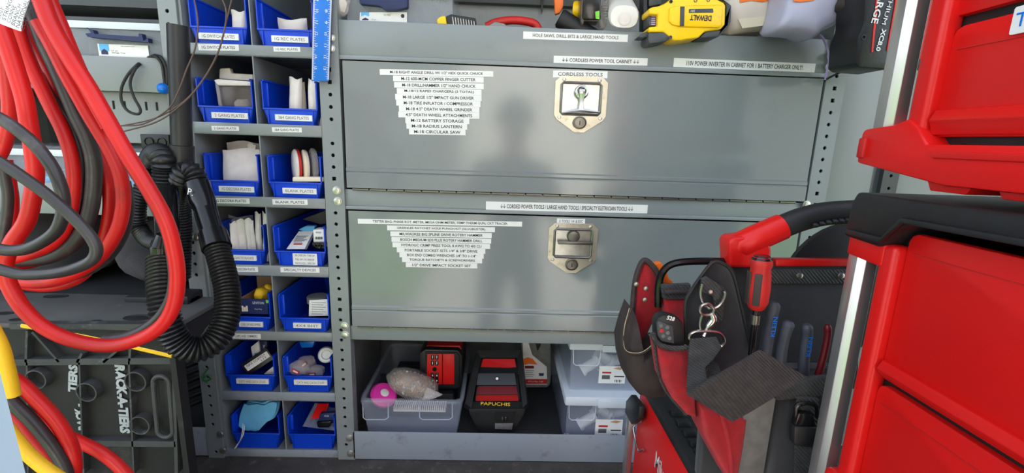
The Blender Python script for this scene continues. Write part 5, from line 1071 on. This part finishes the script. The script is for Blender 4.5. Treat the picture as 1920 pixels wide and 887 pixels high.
# ------------------------------------------------------------------ low red toolbox carrying the tote
X3 = U(1188, 800, -.10).x; Z3 = UX(1213, 745, X3).z; Y3N, Y3F = -.455, -.10
bx = thing('tool_box', 'low red toolbox with black ribbed top carrying the tool tote', 'toolbox', (X3+.2, -.31, 0))
b = B(); b.box(X3, X3+.13, Y3N, Y3F-.016, 0.0, Z3-.004, 'red_plastic', .006); b.build('body', bx)
b = B(); b.prism([(X3-.001, Z3-.004), (X3+.006, Z3+.006), (X3+.020, Z3+.010), (X3+.14, Z3+.010), (X3+.14, Z3-.004)], Y3N, Y3F-.01, 'black_plastic', 'y', .002); b.build('lid', bx)
for k in range(5):
    b = B(); yk = UZ(1248+k*17, 768+k*18.5, Z3+.012).y; b.prism([(yk, 0), (yk-.004, .007), (yk-.016, .007), (yk-.020, 0)], X3+.022, X3+.046, 'black_plastic', 'x', .0012, M=Matrix.Translation((0, 0, Z3+.010))); b.build('ridge', bx)
b = B(); b.box(X3-.018, X3-.002, Y3F-.016, Y3F+.002, .0, UX(1180, 732, X3).z, 'alu', .003); b.build('aluminium_post', bx)
b = B(); b.box(X3-.024, X3+.006, Y3F-.024, Y3F+.004, .0, .03, 'red_plastic', .004); b.build('corner_foot', bx)
pm = UX(1237, 878, X3-.001); M = frame((X3-.0008, pm.y-.016, pm.z+.010), (0, -1, 0), (0, 0, 1)); b = B(); b.text('Milwaukee', 'label_white', .125, .036, M @ Matrix.Translation((.02, 0, -.01)) @ Matrix.Shear('XY', 4, (0, 0)), bold=.01); b.build('lettering', bx)
P_ = [UX(px, py, X3-.006) for px, py in ((1205, 782), (1201, 790), (1189, 798), (1188, 806), (1194, 838), (1199, 846), (1206, 843))]; b = B(); b.tube(spline(P_, 5), .0022, 'chrome', 8); b.build('wire_hook', None, 'bent silver wire hook on the low red toolbox', 'hook')
b = B(); b.prism([((q := UX(px, py, X3-.012)).y, q.z) for px, py in ((1190, 740), (1206, 762), (1204, 786), (1190, 796), (1178, 774), (1180, 752))], X3-.020, X3-.008, 'black_plastic', 'x', .002); b.build('strap_clip', None, 'black plastic strap clip hanging against the low toolbox', 'clip')

# ------------------------------------------------------------------ open tool tote
bag = thing('tool_tote', 'open red and black fabric tool tote with pockets and straps', 'tool bag', U(1400, 880, -.46))
def puff(b, pts, y, bulge, m, depth=.012, steps=((1.0, 0), (.93, .55), (.78, .85), (.5, 1.0), (.2, 1.03))):
    """pocket-like panel: outline at depth y swelling towards the front by bulge"""
    P_ = [U(px, py, y) for px, py in pts]; c = sum(P_, Vector())/len(P_); rings = [[p+Vector((0, depth, 0)) for p in P_]]
    for s_, k in steps: rings.append([c+(p-c)*s_+Vector((0, -bulge*k, 0)) for p in P_])
    b.loft(rings, m); return b
def dense(pts, n=3): return [(pts[i][0]+(pts[(i+1) % len(pts)][0]-pts[i][0])*k/n, pts[i][1]+(pts[(i+1) % len(pts)][1]-pts[i][1])*k/n) for i in range(len(pts)) for k in range(n)]
def part(name, fn, parent=bag, label=None, **kw):
    b = B(); fn(b); return b.build(name, parent, label, **kw)
def edge(name, pts, y, wpx, m, parent=bag, closed=False, n=5): return part(name, lambda b: b.tube(pth(pts, y, n, closed), wpx/F*(y-CAMPOS.y)/2, m, 8, closed=closed), parent)
YP = -.36
part('back_panel', lambda b: pxp(b, [(1372, 494), (1618, 494), (1608, 730), (1395, 730)], YP, YP+.010, 'black_fabric', .002))
part('red_trim', lambda b: pxp(b, [(1455, 487), (1620, 488), (1620, 500), (1455, 500)], YP-.004, YP+.012, 'red_plastic', .002))
part('hem', lambda b: pxp(b, [(1410, 505), (1618, 505), (1617, 532), (1412, 532)], YP-.003, YP, 'black_webbing', .001))
for px, py in ((1499, 517), (1577, 517)): part('rivet', lambda b: b.lathe([(.0052, 0), (.0045, .002), (.002, .003)], 'zinc', Matrix.Translation(U(px, py, YP-.003)) @ Matrix.Rotation(math.pi/2, 4, 'X'), 12))
edge('frame_tube', [(1234, 575), (1235, 535), (1244, 508), (1265, 494), (1310, 490), (1378, 491)], YP+.004, 15, 'black_gloss')
part('handle_mount', lambda b: (pxp(b, [(1367, 455), (1374, 446), (1440, 440), (1448, 470), (1446, 496), (1440, 503), (1375, 503), (1369, 498)], YP-.016, YP+.020, 'red_plastic', .005, 3),
     b.tube([U(1379, 468, YP), U(1383, 462, YP), U(1420, 445, YP), U(1466, 425, YP)], [.017, .0205, .0205, .020], 'red_plastic', 20)))
def grip(b):
    P_ = pth([(1462, 427), (1500, 412), (1540, 402), (1580, 398), (1625, 397), (1665, 402)], YP, 10); b.tube(P_, .0178, 'black_rubber', 18)
    for k in range(9):
        p = P_[14+3*k] if 14+3*k < len(P_) else P_[-1]; b.box(-.0035, .0035, -.006, .006, -.0025, .0025, 'black_rubber', .0012, frame(p+Vector((0, -.0155, -.008)), (1, 0, .1), (0, -.5, 1)))
part('grip', grip)
YH = -.30
part('rear_flap', lambda b: b.lathe([(.115, 0), (.113, .006), (.109, .006), (.106, .008), (.097, .008), (.094, .010), (.085, .010), (.082, .012), (.05, .013), (.01, .013)], 'black_rubber', Matrix.Translation(U(1585, 540, YH)) @ Matrix.Rotation(math.pi/2, 4, 'X'), 48))
# end pouch: red flap, leather bucket
YE = -.33
red_out = [(1188, 640), (1187, 580), (1190, 535), (1198, 505), (1207, 489), (1220, 497), (1232, 515), (1240, 545), (1243, 580), (1236, 592), (1224, 602), (1210, 632), (1196, 648)]
part('end_flap', lambda b: puff(b, red_out, YE, .008, 'red_fabric'))
edge('binding', [(1188, 628), (1186, 580), (1190, 533), (1197, 505), (1207, 488), (1221, 496), (1234, 515), (1242, 548), (1244, 590), (1240, 640), (1236, 690)], YE-.006, 11, 'leather_dark')
for px, py in ((1193, 533), (1211, 541), (1209, 562)): part('rivet', lambda b: b.lathe([(.004, 0), (.0035, .0015), (.0015, .0025)], 'brass_plate', Matrix.Translation(U(px, py, YE-.0115)) @ Matrix.Rotation(math.pi/2, 4, 'X'), 10))
part('leather_pouch', lambda b: puff(b, dense([(1186, 580), (1174, 612), (1165, 645), (1168, 680), (1178, 715), (1194, 735), (1218, 742), (1246, 740), (1240, 700), (1236, 655), (1225, 640), (1208, 655), (1188, 655), (1180, 640)], 2), YE-.016, .028, 'leather_dark', .05))
edge('stitching', [(1180, 578), (1170, 618), (1172, 655), (1196, 662), (1214, 654), (1228, 640)], YE-.046, 1.4, 'stitch'); edge('binding', [(1184, 577), (1172, 612), (1168, 648), (1180, 662), (1198, 664), (1216, 655), (1232, 640)], YE-.044, 7, 'leather_dark')
part('orange_tool', lambda b: pxp(b, [(1222, 498), (1240, 492), (1252, 512), (1254, 522), (1262, 528), (1260, 545), (1240, 542), (1228, 530)], -.33, -.315, 'orange_plastic', .002), None, 'orange tool handle inside the tote behind the red flap', cat='tool')
part('inner_pocket', lambda b: puff(b, [(1245, 560), (1300, 560), (1300, 640), (1250, 640)], -.36, .006, 'red_fabric')); part('pocket_hem', lambda b: pxp(b, [(1240, 535), (1296, 533), (1298, 562), (1244, 562)], -.368, -.358, 'black_webbing', .002)); part('pocket_hem', lambda b: pxp(b, [(1247, 545), (1298, 545), (1298, 552), (1247, 552)], -.374, -.366, 'leather_dark', .002))
# end gusset
gus = [(1337, 491), (1350, 492), (1372, 508), (1384, 545), (1408, 655), (1400, 680), (1350, 708), (1320, 690), (1286, 645), (1285, 570), (1296, 545), (1312, 522)]
part('gusset', lambda b: puff(b, gus, -.42, .006, 'black_fabric', .006)); edge('binding', [(1286, 645), (1285, 570), (1297, 544), (1313, 520), (1335, 493), (1352, 493), (1372, 508), (1384, 545), (1408, 655)], -.426, 7, 'black_rubber')
# meter pocket
part('side_pocket', lambda b: puff(b, dense([(1226, 640), (1250, 652), (1288, 655), (1290, 700), (1300, 740), (1303, 782), (1286, 776), (1255, 742), (1236, 705)], 2), -.44, .014, 'red_fabric', .02)); edge('binding', [(1224, 625), (1228, 638), (1240, 648), (1262, 653), (1292, 652)], -.452, 11, 'black_webbing'); edge('binding', [(1226, 640), (1236, 706), (1256, 744), (1287, 778)], -.445, 5, 'black_webbing')
mt = thing('remote_meter', 'black handheld tester with round buttons in the side pocket', 'tester', U(1258, 648, -.44)); 
part('case', lambda b: pxp(b, [(1229, 606), (1234, 596), (1246, 590), (1272, 597), (1282, 606), (1286, 650), (1262, 668), (1236, 655), (1230, 632)], -.445, -.425, 'black_plastic', .004), mt); part('face', lambda b: pxp(b, [(1232, 607), (1236, 602), (1262, 612), (1265, 645), (1240, 640), (1233, 630)], -.448, -.443, 'dark_steel', .001), mt)
for px, py in ((1239, 611), (1240, 620), (1243, 630), (1251, 614), (1252, 624), (1255, 634)): part('button', lambda b: b.lathe([(.0028, 0), (.0026, .0012), (.001, .0014)], 'grey_webbing' if py != 620 else 'red_dull', Matrix.Translation(U(px, py, -.448)) @ Matrix.Rotation(math.pi/2, 4, 'X'), 10), mt)
part('lettering', lambda b: b.text('528', 'label_white', .011, .006, frame(U(1258, 597, -.4475), (1, 0, -.22), (.1, 0, 1)), bold=.03), mt)
# snap hook on the gusset
hk = thing('snap_hook', 'shiny steel swivel snap hook clipped on the tote', 'hook', U(1325, 650, -.45)); YK = -.445
part('tab', lambda b: pxp(b, [(1316, 524), (1326, 519), (1360, 541), (1356, 600), (1344, 606), (1338, 556), (1318, 548)], YK+.006, YK+.012, 'black_webbing', .001)); part('tab_rivet', lambda b: b.lathe([(.003, 0), (.0025, .0014)], 'zinc', Matrix.Translation(U(1332, 547, YK+.005)) @ Matrix.Rotation(math.pi/2, 4, 'X'), 10))
edge('d_ring', [(1316, 532), (1313, 550), (1317, 566), (1328, 577), (1342, 577), (1354, 566), (1359, 550), (1357, 545)], YK, 6, 'chrome', hk); edge('ring', [(1317, 572), (1312, 582), (1318, 590), (1332, 590), (1338, 580), (1330, 570)], YK-.004, 6, 'chrome', hk, True)
part('hook_body', lambda b: b.tube(pth([(1334, 588), (1337, 600), (1328, 612), (1324, 620), (1320, 630)], YK-.004, 5), [.004+.0015*math.sin(k*.3) for k in range(21)], 'chrome', 10), hk); edge('gate', [(1316, 590), (1312, 606), (1314, 618), (1322, 620)], YK-.004, 5.5, 'chrome', hk)
edge('strap_ring', [(1295, 640), (1292, 632), (1298, 624), (1312, 621), (1342, 622), (1354, 629), (1358, 640), (1352, 649), (1346, 646)], YK-.006, 6.5, 'chrome', hk)
# straps
def strap(name, quads, y, m='black_webbing', th=.003): 
    """webbing through rows of (left px, right px) pairs"""
    G = [[U(a[0]+(c[0]-a[0])*k/4, a[1]+(c[1]-a[1])*k/4, (a[2] if len(a) > 2 else y)+0.0) for k in range(5)] for a, c in quads]; return part(name, lambda b: b.sheet(G, th, m))
strap('shoulder_strap', [((1294, 636, -.452), (1342, 632)), ((1291, 652, -.462), (1352, 652)), ((1290, 680, -.468), (1338, 672)), ((1288, 710, -.474), (1322, 690)), ((1287, 730, -.484), (1326, 712)), ((1290, 742, -.498), (1340, 705))], -.46)
G_ = [((1287, 738, -.500), (1372, 790)), ((1318, 720, -.506), (1405, 772)), ((1352, 699, -.510), (1440, 751)), ((1388, 678, -.508), (1475, 729)), ((1424, 656, -.500), (1511, 706))]
strap('shoulder_strap', G_, -.5)
part('strap_knot', lambda b: puff(b, [(1328, 690), (1345, 682), (1350, 700), (1342, 715), (1330, 712)], -.45, .012, 'black_webbing'))
# front pockets
YQ = -.445
part('front_pocket', lambda b: puff(b, dense([(1306, 752), (1345, 768), (1398, 780), (1392, 830), (1380, 895), (1360, 895), (1335, 850), (1312, 805)], 2), YQ, .012, 'red_fabric', .03)); 
part('pleat', lambda b: b.tube(pth([(1352, 775), (1366, 830), (1372, 893)], YQ-.012), .003, 'red_fabric', 8))
part('reflective_band', lambda b: pxp(b, [(1395, 778), (1456, 742), (1430, 900), (1379, 900)], YQ-.006, YQ+.004, 'grey_webbing', .001))
part('mesh_pocket', lambda b: puff(b, dense([(1455, 742), (1510, 724), (1564, 712), (1558, 760), (1550, 800), (1533, 900), (1429, 900)], 2), YQ, .010, 'black_fabric', .03)); part('pocket_hem', lambda b: pxp(b, [(1458, 726), (1512, 712), (1566, 706), (1562, 742), (1500, 748), (1456, 752)], YQ-.012, YQ-.002, 'black_webbing', .002))
edge('piping', [(1556, 755), (1549, 800), (1538, 850), (1530, 898)], YQ-.006, 4, 'red_fabric')
part('side_panel', lambda b: pxp(b, [(1400, 690), (1580, 690), (1560, 900), (1310, 900), (1320, 760)], YQ+.03, YQ+.05, 'black_fabric', .004))
bk = part('buckle_strap', lambda b: pxp(b, [(1496, 745), (1536, 748), (1534, 900), (1490, 900)], YQ-.016, YQ-.011, 'black_webbing', .001))
part('buckle', lambda b: (pxp(b, [(1490, 800), (1535, 803), (1533, 838), (1528, 842), (1492, 838), (1489, 832)], YQ-.028, YQ-.014, 'black_plastic', .003), pxp(b, [(1498, 775), (1526, 777), (1532, 802), (1490, 800)], YQ-.026, YQ-.014, 'black_gloss', .003), b.tube(pth([(1492, 782), (1494, 762), (1512, 756), (1530, 762), (1533, 782)], YQ-.02), .003, 'black_gloss', 8)))
# hand tools in the tote
sd = thing('screwdriver', 'screwdriver with clear grey and red handle standing in the tote', 'screwdriver', U(1420, 660, -.44)); A_, E_ = U(1429, 480, -.44), U(1418, 580, -.44); M = frame(A_, (0, 1, 0), E_-A_); L = (E_-A_).length
part('handle', lambda b: b.lathe([(.004, 0), (.011, .001), (.0135, .005), (.0145, .012), (.0125, .018), (.0140, .026), (.0150, L*.6), (.0140, L*.85), (.0105, L*.97), (.008, L)], 'red_dull', M, 20), sd); 
part('grip_inlay', lambda b: [b.box(-.0045, .0045, -.0012, .0012, .022, L*.88, 'leather_dark', .001, M @ Matrix.Rotation(a_, 4, 'Z') @ Matrix.Translation((0, .0148, 0))) for a_ in (2.2, 3.14, 4.1)], sd)
part('end_cap', lambda b: b.lathe([(.002, -.0006), (.010, -.0002), (.0132, .004), (.0136, .008)], 'black_gloss', M, 20), sd); part('shaft', lambda b: b.tube([E_-(E_-A_)*.02, E_+(E_-A_)*.9], .0046, 'black_gloss', 10), sd); part('collar', lambda b: b.tube([E_+(E_-A_)*.10, E_+(E_-A_)*.28], .0062, 'steel_dark', 12), sd)
for lab, m, mk, pts, w in (('dark blue-grey pliers handle next to the screwdriver', 'plier_blue', 'KLEIN', [(1452, 566), (1447, 590), (1440, 630), (1430, 690)], 27), ('scuffed grey pliers handle between two dark ones', 'plier_blue', None, [(1480, 602), (1473, 622), (1466, 650), (1460, 700)], 26),
        ('dark pliers handle with blue lettering beside a red one', 'plier_blue', 'KLEIN', [(1513, 608), (1513, 630), (1508, 665), (1506, 715)], 23), ('slim dark red pliers handle in the tote', 'maroon', None, [(1552, 609), (1552, 630), (1545, 665), (1534, 705)], 15)):
    t_ = thing('pliers', lab, 'pliers', U(pts[-1][0], pts[-1][1], -.425)); P_ = pth(pts, -.425, 6); r_ = w/F*(-.425-CAMPOS.y)/2; n = len(P_)
    part('handle', lambda b: b.tube(P_, [r_*(.55 if k == 0 else .85 if k == 1 else 1.0-.12*math.sin(k/n*3.1)) for k in range(n)], m, 14), t_)
    if mk: q = P_[n//2]; d_ = P_[n//2-2]-P_[n//2+2]; part('lettering', lambda b: b.text(mk, 'ruler_blue', .030, .0065, frame(q+Vector((.0, -r_*1.0-.0006, 0)), d_, Vector((-d_.z, 0, d_.x))), bold=.02), t_)
# ------------------------------------------------------------------ photographer standing outside (mirrored in the upper door)
def person():
    me = bpy.data.meshes.new('p'); HX, HY, HZ = .065, -1.32, .895
    J = {'hip': (HX, HY-.04, .22), 'belly': (HX, HY-.03, .36), 'chest': (HX, HY-.02, .55), 'neck': (HX, HY, .71), 'head0': (HX, HY+.01, .80), 'head1': (HX, HY+.015, .90), 'head2': (HX, HY+.005, .975),
         'sl': (HX-.17, HY-.02, .63), 'el': (HX-.25, HY+.06, .42), 'wl': (HX-.17, HY+.20, .60), 'hl': (HX-.13, HY+.245, .655), 'sr': (HX+.17, HY-.02, .63), 'er': (HX+.23, HY+.06, .42), 'wr': (HX+.0, HY+.20, .60), 'hr': (HX-.06, HY+.245, .655),
         'tl': (HX-.09, HY-.04, .16), 'kl': (HX-.11, HY-.01, -.22), 'al': (HX-.12, HY-.05, -.58), 'fl': (HX-.13, HY+.09, -.625), 'tr': (HX+.09, HY-.04, .16), 'kr': (HX+.11, HY-.01, -.22), 'ar': (HX+.12, HY-.05, -.58), 'fr': (HX+.13, HY+.09, -.625)}
    Rr = {'hip': .135, 'belly': .125, 'chest': .14, 'neck': .055, 'head0': .062, 'head1': .086, 'head2': .06, 'sl': .065, 'sr': .065, 'el': .043, 'er': .043, 'wl': .028, 'wr': .028, 'hl': .03, 'hr': .03, 'tl': .09, 'tr': .09, 'kl': .06, 'kr': .06, 'al': .042, 'ar': .042, 'fl': .036, 'fr': .036}
    Ed = ['hip belly', 'belly chest', 'chest neck', 'neck head0', 'head0 head1', 'head1 head2', 'chest sl', 'sl el', 'el wl', 'wl hl', 'chest sr', 'sr er', 'er wr', 'wr hr', 'hip tl', 'tl kl', 'kl al', 'al fl', 'hip tr', 'tr kr', 'kr ar', 'ar fr']
    K = list(J); me.from_pydata([J[k] for k in K], [tuple(K.index(q) for q in e.split()) for e in Ed], [])
    ob = bpy.data.objects.new('p', me); C.objects.link(ob); ob.modifiers.new('s', 'SKIN'); 
    for i, k in enumerate(K): me.skin_vertices[0].data[i].radius = (Rr[k], Rr[k]); me.skin_vertices[0].data[i].use_root = (k == 'hip')
    ob.modifiers.new('d', 'SUBSURF').levels = 2; dg = bpy.context.evaluated_depsgraph_get(); m2 = bpy.data.meshes.new_from_object(ob.evaluated_get(dg)); bpy.data.objects.remove(ob); bpy.data.meshes.remove(me)
    b = B()
    V = [v.co.copy() for v in m2.vertices]
    groups = {'skin': [], 'cloth_dark': [], 'navy': []}
    for p in m2.polygons:
        c = p.center; f_ = list(p.vertices); k = 'navy' if c.z < .24 else ('skin' if c.z > .73 or c.y > HY+.10 and c.z > .5 else 'cloth_dark'); groups[k].append(f_)
    bmv = [b.bm.verts.new(v) for v in V]
    for k, fs in groups.items():
        mi = b.mi(k)
        for f_ in fs:
            try: fc = b.bm.faces.new([bmv[i] for i in f_]); fc.material_index = mi; fc.smooth = True
            except ValueError: pass
    bpy.data.meshes.remove(m2)
    root = thing('person', 'person in a dark shirt holding up a phone, mirrored in the cabinet door', 'person', (HX, HY, -.66)); b.build('body', root, sharp=None)
    h = B(); h.blob((HX, HY-.004, .925), 1, 'hair', 3, .02, 1, scale=(.093, .10, .085)); h.build('hair', root)
    for s_ in (-1, 1):
        h = B(); h.blob((HX+s_*.088, HY+.005, .885), 1, 'skin', 2, 0, 0, scale=(.012, .02, .032)); h.build('ear', root); h = B(); h.blob((HX+s_*.032, HY+.085, .893), 1, 'black_gloss', 2, 0, 0, scale=(.013, .008, .008)); h.build('eye', root)
    h = B(); h.blob((HX, HY+.102, .868), 1, 'skin', 2, 0, 0, scale=(.014, .018, .024)); h.build('nose', root); h = B(); h.blob((HX, HY+.085, .826), 1, 'maroon', 2, 0, 0, scale=(.025, .008, .006)); h.build('mouth', root)
    for hx, hand in ((HX-.13, -1), (HX-.06, 1)):
        for k in range(4):
            h = B(); y0_ = HY+.235; z0_ = .665+.012*k*0; a0 = Vector((hx-hand*.004, y0_+.008, .66+.016*k-.02)); h.tube([a0, a0+Vector((hand*.022, .022, .004)), a0+Vector((hand*.05, .012, .006)), a0+Vector((hand*.062-.008*k*hand, .0, .004))], [.0085, .0085, .008, .006], 'skin', 8); h.build('finger', root)
        h = B(); a0 = Vector((hx, y0_, .675)); h.tube([a0, a0+Vector((hand*.012, -.005, .028)), a0+Vector((hand*.03, .002, .048))], [.011, .010, .007], 'skin', 8); h.build('thumb', root)
person()
